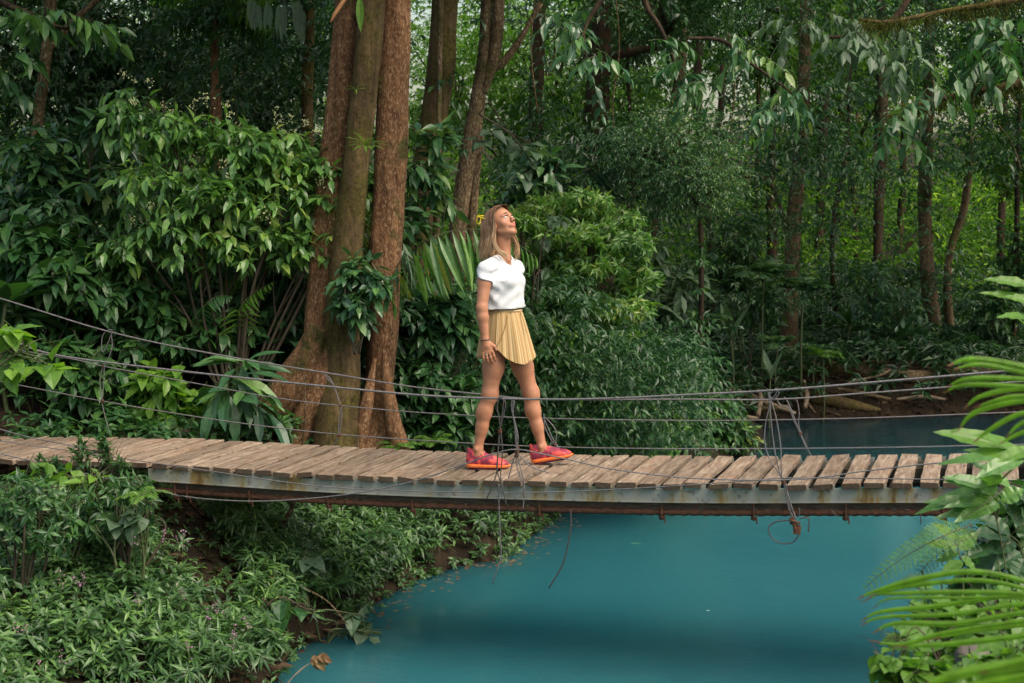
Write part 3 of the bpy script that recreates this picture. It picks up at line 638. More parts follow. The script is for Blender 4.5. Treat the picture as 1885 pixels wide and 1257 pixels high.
deck = MB(); s = -5.6; PL = []
while s < 5.4:
    wd = RNG.uniform(.096, .118); gap = RNG.uniform(.022, .040) + (.010 if s > 1.2 else 0)
    m = s + wd / 2; t3 = norm(on_deck(m + .1, 0) - on_deck(m - .1, 0)); yaw = RNG.normal(0, .008); T = norm(t3 + CDIR * yaw); C_ = norm(CDIR - T * CDIR.dot(T)); U = np.cross(T, C_)
    bev_plank(deck, on_deck(m, RNG.normal(0, .006), -.0165 + RNG.normal(0, .0015)), T, C_, U, HALF + RNG.normal(0, .005), wd / 2, .0155, .003)
    PL.append(m); s += wd + gap
part('deck', deck, WOOD, bridge)
def rail_strip(mb, s0, s1, ac, z0, z1, thick, n=60, mi=0):
    ss = np.linspace(s0, s1, n); V = []
    for q in ss:
        for (a, z) in ((-thick / 2, z0), (thick / 2, z0), (thick / 2, z1), (-thick / 2, z1)): V.append(on_deck(q, ac + a, z))
    Q = [[i * 4 + j, i * 4 + (j + 1) % 4, (i + 1) * 4 + (j + 1) % 4, (i + 1) * 4 + j] for i in range(n - 1) for j in range(4)] + [[0, 3, 2, 1], [(n - 1) * 4 + k for k in range(4)]]
    mb.add(np.array(V), quads=Q, mi=mi)
sL = s_of_px(268, -HALF)
for ac, e in ((-HALF + .035, 1), (HALF - .035, -1)):
    mb = MB(); rail_strip(mb, sL, 5.2, ac, -.112, -.036, .006); rail_strip(mb, sL, 5.2, ac - .002 * e, -.118, -.111, .03)
    # upright cleats between planks
    for q in PL:
        if q > sL + .1: boxw(mb, on_deck(q + .055, ac, -.03), (ADIR, CDIR, UP), (.011, .004, .016))
    part('side_channel', mb, GALV, bridge)
    mb = MB(); rail_strip(mb, sL + .15, 5.2, ac + .07 * e, -.165, -.075, .05); part('under_beam', mb, DARKW, bridge)
    mb = MB(); ss = np.linspace(sL - .3, 5.3, 320)
    rr = .020 + .0035 * np.sin(ss * 95)
    tube(mb, np.array([on_deck(q, ac + .03 * e, -.182) for q in ss]), rr, 8); part('support_cable', mb, RUST, bridge, True)
mb = MB()
for q in np.arange(sL + .3, 5.2, .55): boxw(mb, on_deck(q, 0, -.135), (ADIR, CDIR, UP), (.03, HALF - .12, .028))
part('cross_bearer', mb, DARKW, bridge)
for px in (318, 340, 455, 600, 755, 990, 1215, 1385, 1555, 1735):
    s = s_of_px(px, -HALF + .03); mb = MB(); c = on_deck(s, -HALF + .065, 0)
    tube(mb, [c + [0, -.028, -.06], c + [0, -.028, -.20], c + [.004, -.012, -.222], c + [0, .02, -.20], c + [0, .02, -.06]], .006, 6, 16)
    tube(mb, [c + [-.012, -.01, -.212], c + [.02, -.01, -.215]], .013, 6); tube(mb, [c + [.018, -.02, -.2], c + [.022, -.02, -.245]], .005, 5)
    part('cable_clamp', mb, RUST, bridge)
# long cables and rail wires
def wire(name, pts, ac, r, n=70, mat=WIRE, ends=True):
    q = [side(a, b, ac) for a, b in pts]
    if ends:
        d0 = q[0] - q[1]; d1 = q[-1] - q[-2]; q = [q[0] + norm(d0) * 2.5] + q + [q[-1] + norm(d1) * 2.0]
    mb = MB(); tube(mb, q, r, 7, n); return part(name, mb, mat, bridge, True)
FAR, NEAR = HALF + .03, -HALF - .04
wire('handrail_cable', [(0, 549), (207, 612), (418, 656), (630, 691), (760, 712), (900, 727), (1000, 735), (1255, 735), (1430, 735), (1600, 723), (1885, 702)], FAR, .0058)
wire('rail_wire', [(0, 639), (134, 661), (190, 674), (368, 707), (500, 731), (630, 747), (800, 761), (1000, 770), (1255, 774), (1400, 773), (1600, 769), (1885, 758)], FAR, .0042)
wire('rail_wire', [(0, 702), (187, 738), (368, 768), (500, 786), (630, 800), (800, 812), (1000, 822), (1255, 826), (1600, 824), (1885, 818)], FAR, .0042)
wire('handrail_cable', [(0, 624), (33, 632), (117, 656), (368, 687), (630, 714), (800, 729), (1000, 735), (1130, 733), (1255, 727), (1430, 718), (1650, 700), (1885, 680)], NEAR, .0068)
wire('loose_wire', [(262, 849), (380, 866), (507, 885), (627, 898), (760, 904), (870, 906), (1000, 906), (1128, 901), (1262, 893), (1389, 884), (1442, 880), (1556, 880), (1700, 882), (1885, 884)], NEAR, .0034)
wire('loose_wire', [(270, 898), (330, 912), (400, 920), (500, 922), (640, 910), (760, 886), (850, 856), (900, 838), (948, 827), (1000, 836), (1060, 849), (1130, 864), (1255, 879), (1400, 884), (1500, 880), (1600, 866), (1760, 849), (1885, 842)], NEAR - .03, .004)
wire('loose_wire', [(-60, 770), (0, 790), (60, 806), (120, 818), (180, 832)], NEAR + .1, .004, ends=False)
def strands(mb, lst, ac, r=.0042):
    for pts in lst: tube(mb, [side(a, b, (c[0] if c else ac)) for a, b, *c in pts], r, 6, 8 * len(pts))
def knot(mb, px, py, ac, r=.016):
    c = side(px, py, ac); th = np.linspace(0, 14, 34)
    for k in range(2):
        tube(mb, np.stack([c[0] + r * .7 * np.cos(th + k), c[1] + r * .7 * np.sin(th + k), c[2] - r + 2 * r * th / 14 * (1 if k else .6)], 1), .0038, 5)
def hanger(lst, knots, ac, mat=WIRE, r=.0036, mk=None):
    mb = MB(); strands(mb, lst, ac, r)
    h = part('wire_hanger', mb, mat, bridge, True)
    for k in knots:
        mb = MB(); knot(mb, k[0], k[1], ac, k[2] if len(k) > 2 else .016); part('knot', mb, RUST, bridge, True, h)
    return h
hanger([[(207, 608), (200, 607), (190, 616), (187, 632), (189, 648), (196, 638), (203, 620), (208, 610)], [(205, 612), (206, 640), (197, 664), (189, 676)], [(189, 674), (184, 700), (187, 738)], [(192, 674), (191, 702), (188, 738)], [(187, 738), (193, 765), (200, 790), (201, 799)]], [(189, 738, .010), (190, 674, .008)], FAR)
hanger([[(593, 683), (603, 697), (613, 708), (620, 725), (626, 745)], [(594, 684), (607, 696), (612, 704), (615, 716)], [(618, 720), (622, 733), (627, 746)], [(627, 746), (624, 770), (623, 800)], [(629, 746), (629, 770), (625, 800)], [(624, 800), (618, 814), (609, 825)]], [(624, 801, .011), (627, 746, .008)], FAR)
hanger([[(942, 733), (947, 740), (944, 762), (950, 795), (951, 826)], [(946, 731), (941, 745), (946, 770), (953, 800), (952, 826)], [(945, 735), (944, 755), (948, 790), (950, 825)],
        [(951, 832), (955, 850), (963, 880), (965, 905), (963, 937)], [(950, 832), (944, 850), (936, 880)], [(952, 832), (965, 848), (985, 862), (1010, 870)], [(950, 832), (952, 860), (962, 890), (966, 915)]],
       [(951, 828, .02), (951, 838, .013)], NEAR)
hanger([[(917, 734), (921, 731), (929, 738), (930, 750), (924, 775), (920, 790)], [(917, 736), (915, 752), (919, 770), (921, 790)], [(927, 736), (925, 760), (920, 792)],
        [(921, 795), (917, 830), (914, 870), (905, 898), (896, 917)], [(922, 795), (925, 830), (922, 870), (922, 890)], [(919, 795), (916, 840), (915, 865), (924, 895), (932, 927)]],
       [(920, 793, .015)], NEAR - .01, WIRE_D, .0036)
hanger([[(1002, 768), (1015, 780), (1024, 795), (1023, 812), (1022, 822)], [(1000, 768), (1010, 790), (1020, 812), (1035, 832)], [(1001, 762), (1003, 785), (1012, 805), (1022, 822)]], [(1022, 818, .009)], FAR)
hanger([[(1412, 716), (1419, 735), (1430, 775), (1437, 820), (1438, 850), (1440, 886)], [(1413, 718), (1417, 745), (1421, 790), (1428, 840), (1440, 886)], [(1416, 722), (1417, 745), (1409, 780), (1408, 815), (1417, 845), (1433, 870), (1442, 888)],
        [(1412, 716), (1418, 724), (1428, 716), (1430, 720), (1424, 731), (1415, 735)], [(1425, 716), (1434, 722), (1428, 732), (1418, 736)],
        [(1442, 888), (1446, 905), (1452, 935), (1462, 955)], [(1444, 888), (1449, 905), (1458, 935), (1466, 955)], [(1447, 890), (1450, 915), (1455, 942)]],
       [(1442, 886, .015)], NEAR)
hanger([[(1443, 731), (1450, 738), (1453, 750), (1462, 775), (1473, 797)], [(1452, 747), (1465, 780), (1474, 797)], [(1458, 733), (1467, 738), (1471, 760), (1470, 780), (1474, 797)], [(1445, 732), (1455, 750), (1468, 785), (1474, 797)],
        [(1474, 799), (1480, 815), (1498, 847)], [(1474, 799), (1486, 825), (1497, 846)], [(1430, 735), (1436, 744), (1450, 750), (1464, 762)]], [(1473, 798, .013)], FAR)
mb = MB(); strands(mb, [[(1470, 978), (1470, 985), (1462, 996), (1445, 1001), (1428, 996), (1416, 982), (1417, 968), (1430, 960), (1455, 957)], [(1472, 955), (1482, 952), (1489, 955), (1489, 966), (1488, 979)], [(1471, 935), (1471, 950)]], NEAR, .0046)
part('wire_loop', mb, WIRE_D, bridge, True)
mb = MB(); c = side(1463, 966, NEAR); tube(mb, [c + [-.02, 0, .045], c + [0, .003, 0], c + [.012, 0, -.045]], .014, 6); boxw(mb, c + [.012, 0, -.03], (ADIR, CDIR, UP), (.02, .012, .018), jit=.003)
tube(mb, [c + [-.03, -.01, .03], c + [.03, -.01, .012]], .007, 6); tube(mb, [c + [-.028, .01, .01], c + [.028, .01, -.008]], .007, 6); part('wire_clamp', mb, RUST, bridge)
mb = MB(); strands(mb, [[(1050, 938), (1051, 965), (1046, 1000), (1035, 1040), (1010, 1083)]], NEAR + .05, .005); part('dangling_wire', mb, WIRE_D, bridge, True)
mb = MB(); strands(mb, [[(918, 890), (919, 950), (922, 1005), (921, 1030), (906, 1075)]], NEAR, .0038); part('dangling_wire', mb, WIRE, bridge, True)
for q in ([(1694, 940), (1695, 965)], [(1530, 938), (1542, 952)]): mb = MB(); strands(mb, [q], NEAR + .05, .0035); part('dangling_wire', mb, WIRE_D, bridge, True)

# ------------------------------------------------------------------ the walking woman
def surface_nets(F, org, h):
    S = F < 0; nx, ny, nz = F.shape
    cnt = np.zeros((nx - 1, ny - 1, nz - 1), np.int8)
    for a in (0, 1):
        for b in (0, 1):
            for c in (0, 1): cnt += S[a:nx - 1 + a, b:ny - 1 + b, c:nz - 1 + c]
    I = np.argwhere((cnt > 0) & (cnt < 8)); ids = np.full(cnt.shape, -1, np.int64); ids[tuple(I.T)] = np.arange(len(I))
    cor = [(a, b, c) for a in (0, 1) for b in (0, 1) for c in (0, 1)]
    cv = [F[I[:, 0] + a, I[:, 1] + b, I[:, 2] + c] for a, b, c in cor]; acc = np.zeros((len(I), 3)); n = np.zeros(len(I))
    for i in range(8):
        for j in range(i + 1, 8):
            if sum(abs(x - y) for x, y in zip(cor[i], cor[j])) != 1: continue
            m = (cv[i] < 0) != (cv[j] < 0); t = cv[i][m] / (cv[i][m] - cv[j][m])
            acc[m] += np.array(cor[i]) + (np.array(cor[j]) - np.array(cor[i])) * t[:, None]; n[m] += 1
    V = (I + acc / n[:, None]) * h + org; Q = []
    for ax in range(3):
        o = [a for a in range(3) if a != ax]
        sl0 = [slice(1, -1)] * 3; sl1 = [slice(1, -1)] * 3; sl0[ax] = slice(0, -1); sl1[ax] = slice(1, None)
        s0, s1 = S[tuple(sl0)], S[tuple(sl1)]
        for inside_first in (True, False):
            K = np.argwhere((s0 & ~s1) if inside_first else (~s0 & s1))
            K[:, o[0]] += 1; K[:, o[1]] += 1
            e0 = np.zeros(3, int); e0[o[0]] = 1; e1 = np.zeros(3, int); e1[o[1]] = 1
            q = [ids[tuple((K - e0 - e1).T)], ids[tuple((K - e1).T)], ids[tuple(K.T)], ids[tuple((K - e0).T)]]
            q = np.stack(q, 1)
            flip = (ax == 1) ^ (not inside_first)
            Q.append(q[:, ::-1] if flip else q)
    return V, np.concatenate(Q)
class SDF:
    def __init__(s, lo, hi, h):
        s.h = h; s.rs = 1.0; s.org = np.array(lo, float); n = np.ceil((np.array(hi) - s.org) / h).astype(int) + 1
        s.F = np.full(n, .5, np.float32); s.ax = [s.org[i] + np.arange(n[i]) * h for i in range(3)]
    def box(s, lo, hi):
        sl = []
        for i in range(3):
            a = max(0, int((lo[i] - s.org[i]) / s.h)); b = min(s.F.shape[i], int((hi[i] - s.org[i]) / s.h) + 2); sl.append(slice(a, max(a, b)))
        X, Y, Z = np.meshgrid(*[s.ax[i][sl[i]] for i in range(3)], indexing='ij'); return tuple(sl), np.stack([X, Y, Z], -1)
    def apply(s, lo, hi, fn, k, mode='add'):
        sl, p = s.box(np.asarray(lo) - .04, np.asarray(hi) + .04)
        if p.size == 0: return
        d = fn(p).astype(np.float32); f = s.F[sl]
        if mode == 'add':
            if k > 0: h_ = np.clip(.5 + .5 * (f - d) / k, 0, 1); s.F[sl] = f * (1 - h_) + d * h_ - k * h_ * (1 - h_)
            else: s.F[sl] = np.minimum(f, d)
        else:
            h_ = np.clip(.5 - .5 * (f + d) / max(k, 1e-5), 0, 1); s.F[sl] = f * (1 - h_) - d * h_ + k * h_ * (1 - h_)
    def cone(s, a, b, ra, rb, k=.015, mode='add'):
        ra *= s.rs; rb *= s.rs; a = np.asarray(a, float); b = np.asarray(b, float); ab = b - a; L = ab.dot(ab) + 1e-12; r = max(ra, rb)
        def fn(p):
            t = np.clip(((p - a) @ ab) / L, 0, 1); return np.linalg.norm(p - a - t[..., None] * ab, axis=-1) - (ra + (rb - ra) * t)
        s.apply(np.minimum(a, b) - r, np.maximum(a, b) + r, fn, k, mode)
    def ell(s, c, r, B=None, k=.015, mode='add'):
        c = np.asarray(c, float); r = np.asarray(r, float) * s.rs; B = np.eye(3) if B is None else B   # rows of B are the axes
        def fn(p):
            q = (p - c) @ B.T; k0 = np.linalg.norm(q / r, axis=-1); k1 = np.linalg.norm(q / r ** 2, axis=-1) + 1e-9; return k0 * (k0 - 1) / k1
        m = r.max(); s.apply(c - m, c + m, fn, k, mode)
    def column(s, c0, c1, r0, r1, B, k=.01):
        c0 = np.asarray(c0, float); c1 = np.asarray(c1, float); ax = c1 - c0; L = np.linalg.norm(ax); ax = ax / L
        def fn(p):
            z = (p - c0) @ ax; t = np.clip(z / L, 0, 1); q = (p - c0 - z[..., None] * ax) @ B.T
            rx = r0[0] + (r1[0] - r0[0]) * t; ry = r0[1] + (r1[1] - r0[1]) * t
            d = (np.sqrt((q[..., 0] / rx) ** 2 + (q[..., 1] / ry) ** 2) - 1) * np.minimum(rx, ry); return np.maximum(d, np.maximum(-z, z - L))
        m = max(*r0, *r1); s.apply(np.minimum(c0, c1) - m, np.maximum(c0, c1) + m, fn, k)
    def mesh(s, mb, mi=0, noise=None, att=None):
        V, Q = surface_nets(s.F, s.org, s.h); mb.add(V, quads=Q, mi=mi, att=None if att is None else att(V)); return mb
def frame(yaw, pitch=0.0, roll=0.0):
    """rows: right, forward, up.  yaw: degrees turned from +X towards the camera"""
    f = np.array([math.cos(R(yaw)), -math.sin(R(yaw)), 0]); r = np.array([-math.sin(R(yaw)), -math.cos(R(yaw)), 0])
    u = UP.copy(); f2 = f * math.cos(R(pitch)) + u * math.sin(R(pitch)); u2 = u * math.cos(R(pitch)) - f * math.sin(R(pitch))
    r2 = r * math.cos(R(roll)) + u2 * math.sin(R(roll)); u3 = np.cross(r2, f2); u3 = u3 if u3[2] > 0 else -u3
    return np.array([r2, f2, u3])
BT = frame(33); BH = frame(22)
YP = 10.66
pz = on_deck(s_of_px(930, 0), 0)[2]
woman = empty('person', (float(P(930, 862, YP)[0]), YP, pz))
tag(woman, 'woman in white crop top and mustard shorts walking across the bridge, looking up', 'person')
# joints
shR, elR, wrR = P(894, 496, YP - .135), P(887, 566, YP - .185), P(893, 627, YP - .19)
shL, elL, wrL = P(950, 495, YP + .135), P(935, 560, YP + .20), P(938, 618, YP + .20)
hipR, knR, anR = P(909, 628, YP - .066), P(901, 726, YP - .066), P(880, 826, YP - .05)
hipL, knL, anL = P(942, 628, YP + .07), P(977, 724, YP + .07), P(998, 822, YP + .07)
pelv, waist, rib, neck = P(926, 622, YP), P(928, 580, YP), P(922, 520, YP), P(926, 478, YP + .005)
hc = P(923, 414, YP); HB = frame(40, 29, -2)          # head centre and frame
HS = 1.0
def H(x, y, z): return hc + (HB[0] * x + HB[1] * y + HB[2] * z) * HS
lo = np.array([P(855, 862, YP)[0], YP - .32, pz - .02]); hi = np.array([P(1065, 862, YP)[0], YP + .34, P(930, 372, YP)[2]])
bd = SDF(lo, hi, .0038)
# torso
bd.ell(pelv, (.130, .092, .10), BH, .01); bd.ell(waist, (.118, .085, .10), BH, .05); bd.ell(rib, (.132, .092, .13), BT, .05)
bd.cone(shR + [0, 0, -.016], shL + [0, 0, -.016], .034, .034, .03); bd.cone(neck + [0, 0, -.03], H(0, -.025, -.045), .052, .050, .025)
bd.cone(neck + UP * .012, shR - [0, 0, .006], .036, .024, .02); bd.cone(neck + UP * .012, shL - [0, 0, .006], .036, .024, .02)
bd.cone(H(.03, -.02, -.04), neck + BT[1] * .045 + BT[0] * .012, .014, .012, .02); 
bd.ell(pelv - BH[1] * .05 + BH[0] * .05 - UP * .03, (.068, .066, .08), BH, .03); bd.ell(pelv - BH[1] * .05 - BH[0] * .05 - UP * .03, (.068, .066, .08), BH, .03)
# legs
def leg(hip, kn, an, fw, toe, sgn):
    bd.cone(hip, hip + (kn - hip) * .5 + fw * .012, .069, .065, .03); bd.cone(hip + (kn - hip) * .45 + fw * .012, kn, .066, .046, .03)
    bd.ell(kn + fw * .014, (.036, .031, .047), None, .03)
    sh = an - kn; bd.cone(kn, kn + sh * .33 - fw * .012, .043, .044, .04); bd.cone(kn + sh * .30 - fw * .010, kn + sh * .65 - fw * .004, .044, .035, .04)
    bd.cone(kn + sh * .58 - fw * .004, an, .037, .027, .025); bd.ell(an + BH[0] * .028, (.012, .014, .014), None, .012); bd.ell(an - BH[0] * .028, (.012, .014, .014), None, .012)
    bd.cone(an - [0, 0, .035], toe - [0, 0, .01], .027, .018, .02)
fw = np.array([.95, -.2, 0])
toeR = P(918, 851, YP - .06); toeL = P(1035, 838, YP + .05)
leg(hipR, knR, anR, fw, toeR, 1); leg(hipL, knL, anL, fw, toeL, -1)
bd.cone(anR, P(876, 850, YP - .05), .03, .026, .02); bd.cone(anL, P(995, 848, YP + .07), .03, .026, .02)
# arms
def arm(sh, el, wr, fdir, out, sgn):
    bd.cone(sh - [0, 0, .012], sh + (el - sh) * .35, .037, .042, .015); bd.cone(sh + (el - sh) * .3, el, .044, .034, .02); bd.cone(el, el + (wr - el) * .3, .036, .036, .015); bd.cone(el + (wr - el) * .3, wr, .036, .0235, .015)
    # hand: palm in the plane of fdir and down; fingers a little curled towards the thigh
    dn = norm(wr - el) * .9 + fdir * .12; dn = norm(dn); ac = norm(fdir - dn * fdir.dot(dn)); nn = norm(np.cross(dn, ac)); nn = nn if nn.dot(out) > 0 else -nn
    pc = wr + dn * .045; bd.ell(pc, (.037, .0135, .044), np.array([ac, nn, dn]), .012); bd.cone(wr - dn * .01, wr + dn * .03, .022, .024, .015)
    root = pc + dn * .030
    for i, (o, ln, r) in enumerate(((.030, .072, .0085), (.0095, .080, .0088), (-.0115, .074, .0083), (-.031, .058, .0075))):
        a = root + ac * o; d1 = norm(dn + ac * (o * 3.2) - nn * .12); b = a + d1 * ln * .45; d2 = norm(dn + ac * (o * 1.2 + .10) - nn * .45); c = b + d2 * ln * .32; d3 = norm(dn - nn * 1.0 + ac * .1); e = c + d3 * ln * .26
        bd.cone(a, b, r * 1.08, r, .004); bd.cone(b, c, r, r * .92, .003); bd.cone(c, e, r * .92, r * .8, .003); bd.ell(b, (r * 1.1,) * 3, None, .003)
    t0 = wr + dn * .022 + ac * .024; t1 = t0 + norm(dn * .8 + ac * .75 - nn * .1) * .036; t2 = t1 + norm(dn + ac * .25 - nn * .2) * .026; bd.cone(t0, t1, .013, .0105, .008); bd.cone(t1, t2, .010, .0082, .003)
    return pc, dn, ac, nn
hR = arm(shR, elR, wrR, norm([.93, .15, 0]), np.array([-.1, -1, 0.]), 1); hL = arm(shL, elL, wrL, norm([.95, -.2, 0]), np.array([0, 1., 0]), -1)
# head
bd.rs = HS
bd.ell(H(0, -.018, .035), (.073, .090, .080), HB, .01); bd.ell(H(0, .022, .018), (.066, .064, .080), HB, .02); bd.ell(H(0, .025, -.040), (.052, .054, .055), HB, .025)
bd.ell(H(0, .058, -.080), (.020, .020, .018), HB, .022); bd.cone(H(.048, .0, -.045), H(.012, .062, -.082), .014, .012, .02); bd.cone(H(-.048, .0, -.045), H(-.012, .062, -.082), .014, .012, .02)
for s_ in (-1, 1):
    bd.ell(H(.036 * s_, .052, -.012), (.024, .020, .022), HB, .02); bd.cone(H(.012 * s_, .086, .030), H(.044 * s_, .068, .030), .008, .007, .012)
    bd.ell(H(.029 * s_, .092, .014), (.016, .012, .010), HB, .010, 'sub')
    bd.ell(H(.0715 * s_, -.004, -.004), (.008, .017, .029), HB, .006); bd.ell(H(.078 * s_, -.002, .002), (.004, .009, .016), HB, .004, 'sub')
bd.cone(H(0, .083, .022), H(0, .101, -.013), .0068, .0090, .008); bd.ell(H(0, .105, -.015), (.0092, .008, .0075), HB, .005)
for s_ in (-1, 1): bd.ell(H(.0115 * s_, .096, -.019), (.0062, .008, .0062), HB, .004)
bd.ell(H(0, .078, -.043), (.027, .012, .018), HB, .012)
bd.ell(H(0, .0885, -.0408), (.0195, .0052, .0038), HB, .004); bd.ell(H(0, .0872, -.0500), (.0170, .0055, .0045), HB, .004)
def skin_att(V):
    q = (V - hc) @ HB.T / HS
    lip = np.clip(1.25 - np.sqrt((q[:, 0] / .0225) ** 2 + ((q[:, 2] + .0455) / .0095) ** 2), 0, .25) * 4 * (q[:, 1] > .07)
    flush = .35 * np.exp(-((np.abs(q[:, 0]) - .038) ** 2 + (q[:, 2] + .012) ** 2) / .0004) * (q[:, 1] > .03)
    return np.clip(lip, 0, 1) + flush
m, nt = newmat('tanned_skin'); a = nd(nt, 'ShaderNodeAttribute', attribute_name='t'); geo = nd(nt, 'ShaderNodeNewGeometry')
n1 = nd(nt, 'ShaderNodeTexNoise', {'Vector': geo.outputs['Position'], 'Scale': 18.0, 'Detail': 4.0}); c = ramp(nt, n1.outputs[0], [(.3, (.35, .155, .088)), (.7, (.44, .21, .128))])
c = mixc(nt, a.outputs['Fac'], c, (.42, .13, .095))
bs = nd(nt, 'ShaderNodeBsdfPrincipled', {'Base Color': c, 'Roughness': .48, 'Specular IOR Level': .4, 'Subsurface Weight': .12, 'Subsurface Scale': .3})
bs.inputs['Subsurface Radius'].default_value = (.03, .01, .005)
nd(nt, 'ShaderNodeOutputMaterial', {0: bs.outputs[0]}); SKIN = m
mb = MB(); bd.mesh(mb, att=skin_att); body = part('body', mb, SKIN, woman, True)
# eyes, brows
WHT = simple('eye_white', (.62, .58, .55), .25, .5); IRIS = simple('eye_dark', (.045, .028, .018), .15, .6); BROW = simple('brow_hair', (.11, .06, .035), .7, .3)
def sphere(mb, c, r, B=None, mi=0, n=12):
    B = np.eye(3) if B is None else B; th = np.linspace(0, math.pi, n); ph = np.arange(n * 2) * math.pi / n
    V = np.stack([np.outer(np.sin(th), np.cos(ph)), np.outer(np.sin(th), np.sin(ph)), np.outer(np.cos(th), np.ones(n * 2))], -1).reshape(-1, 3) * np.asarray(r)
    V = V @ B + c; k = 2 * n; i = np.arange(n - 1)[:, None]; j = np.arange(k)[None]
    mb.add(V, quads=np.stack([i * k + j, (i + 1) * k + j, (i + 1) * k + (j + 1) % k, i * k + (j + 1) % k], -1).reshape(-1, 4), mi=mi)
for s_ in (-1, 1):
    mb = MB(); sphere(mb, H(.029 * s_, .0715, .014), (.0125, .0136, .0103), HB); e = part('eye', mb, WHT, woman, True)
    mb = MB(); sphere(mb, H(.029 * s_, .0815, .0155), (.0058, .0032, .0058), HB); part('iris', mb, IRIS, woman, True, e)
    mb = MB(); tube(mb, [H(.016 * s_, .087, .0225), H(.029 * s_, .0855, .0255), H(.0425 * s_, .076, .0205)], [.001, .0018, .001], 5, 8); part('eyelash', mb, BROW, woman, True)
    mb = MB(); tube(mb, [H(.012 * s_, .094, .034), H(.028 * s_, .0895, .0405), H(.046 * s_, .072, .034)], [.0022, .003, .0012], 6, 9); part('eyebrow', mb, BROW, woman, True)
# hair: a shell over the skull and long locks
def hairmat():
    m, nt = newmat('ash_blonde_hair'); a = nd(nt, 'ShaderNodeAttribute', attribute_name='t'); geo = nd(nt, 'ShaderNodeNewGeometry')
    v = nd(nt, 'ShaderNodeMath', {0: geo.outputs['Random Per Island'], 1: .5, 2: -.22}, operation='MULTIPLY_ADD'); v2 = nd(nt, 'ShaderNodeMath', {0: v.outputs[0], 1: a.outputs['Fac']}, operation='ADD')
    c = ramp(nt, v2.outputs[0], [(.0, (.085, .045, .026)), (.4, (.19, .105, .058)), (.75, (.40, .25, .14)), (1.0, (.58, .42, .25))])
    bs = nd(nt, 'ShaderNodeBsdfPrincipled', {'Base Color': c, 'Roughness': .4, 'Specular IOR Level': .45}); nd(nt, 'ShaderNodeOutputMaterial', {0: bs.outputs[0]}); return m
HAIR = hairmat()
hs = SDF(hc - .24, hc + .18, .004); hs.rs = HS
hs.ell(H(0, -.028, .044), (.078, .088, .082), HB, .01); hs.ell(H(0, .006, .077), (.060, .058, .043), HB, .02)
hs.cone(H(.045, -.045, .0), H(.03, -.05, .0) + [-.018, 0, -.15], .052, .042, .03); hs.cone(H(-.045, -.045, .0), H(-.04, -.05, .0) + [-.005, 0, -.13], .05, .036, .03)
hs.cone(H(0, -.07, .0), H(0, -.07, .0) + [-.015, 0, -.13], .05, .045, .03)
hs.ell(H(0, .075, -.02), (.060, .06, .085), HB, .012, 'sub'); hs.cone(H(.08, .015, -.03), H(.08, .04, -.12), .024, .03, .01, 'sub'); hs.cone(neck + BT[1] * .08 + UP * .02, H(0, .05, -.1), .055, .06, .01, 'sub')
mb = MB(); hs.mesh(mb, att=lambda V: .15 + .25 * np.clip((hc[2] - V[:, 2]) / .15, 0, 1)); 
n = 1100
for i in range(n):
    u = RNG.uniform(-1, 1); sd = 1 if u > 0 else -1; fr = RNG.uniform(0, 1)       # fr: 0 at the forehead .. 1 at the nape
    lat = math.acos(RNG.uniform(.0, 1.0)) if fr > .5 else RNG.uniform(.1, 1.45)
    # root on the parting, then down over the side of the skull
    y0 = .062 - .15 * fr; top = H(sd * .006, y0, .128 - .55 * (y0 + .02) ** 2 / .09 * .09 - abs(y0 + .02) * .18)
    k = .4 + .6 * RNG.uniform(); rx = .084 + RNG.uniform(-.003, .008)
    yb = y0 * .55 - .028 - .02 * RNG.uniform()
    mid1 = H(sd * rx * .72, y0 * .85 - .012, .104 - .03 * fr); mid2 = H(sd * rx, yb, .035); mid3 = H(sd * (rx - .002), yb - .012 - .03 * fr, -.03)
    ln = RNG.uniform(.08, .14); out = (BT[0] * sd * .003 + rnd(1, .006)[0])
    e1 = mid3 + np.array([-.003, 0, -ln * .55]) + out; e2 = mid3 + np.array([-.006 + .010 * RNG.normal(), 0, -ln]) + out * 1.6 - UP * .01 - BT[1] * .010 * RNG.uniform(0, 1)
    if fr > .55: e1 = e1 - HB[1] * .01 + BT[0] * -sd * RNG.uniform(0, .05); e2 = e2 + BT[0] * -sd * RNG.uniform(0, .07)
    pts = np.array([top, mid1, mid2, mid3, e1, e2]); q = spline(np.hstack([pts, np.array([[.0018], [.0024], [.0027], [.0028], [.0024], [.0006]]) * k]), 16)
    tube(mb, q[:, :3], q[:, 3], 4, caps=False, att=np.linspace(.12, .85, 16) ** 1.2)
for i in range(340):
    sd = 1 if i % 2 else -1; y0 = RNG.uniform(.045, .083); j = rnd(1, .003)[0]; k = RNG.uniform(.5, 1)
    ln = RNG.uniform(.09, .16); m3 = H(sd * .084, .004 + (y0 - .06) * .3, -.012) + j
    pts = np.array([H(sd * .004, y0, .118 - (y0 - .045) * .45), H(sd * .040, y0 - .006, .112 - (y0 - .045) * .4), H(sd * .070, y0 * .55 + .002, .078), H(sd * .082, .020 + (y0 - .06) * .6, .032) + j * .5, m3, m3 + [-.008, 0, -ln * .5] + j, m3 + [-.016, 0, -ln] + j * 2 - BT[1] * .01])
    q = spline(np.hstack([pts, np.array([[.0016], [.0022], [.0025], [.0026], [.0026], [.0022], [.0005]]) * k]), 18); tube(mb, q[:, :3], q[:, 3], 4, caps=False, att=np.linspace(.05, .85, 18) ** 1.2)
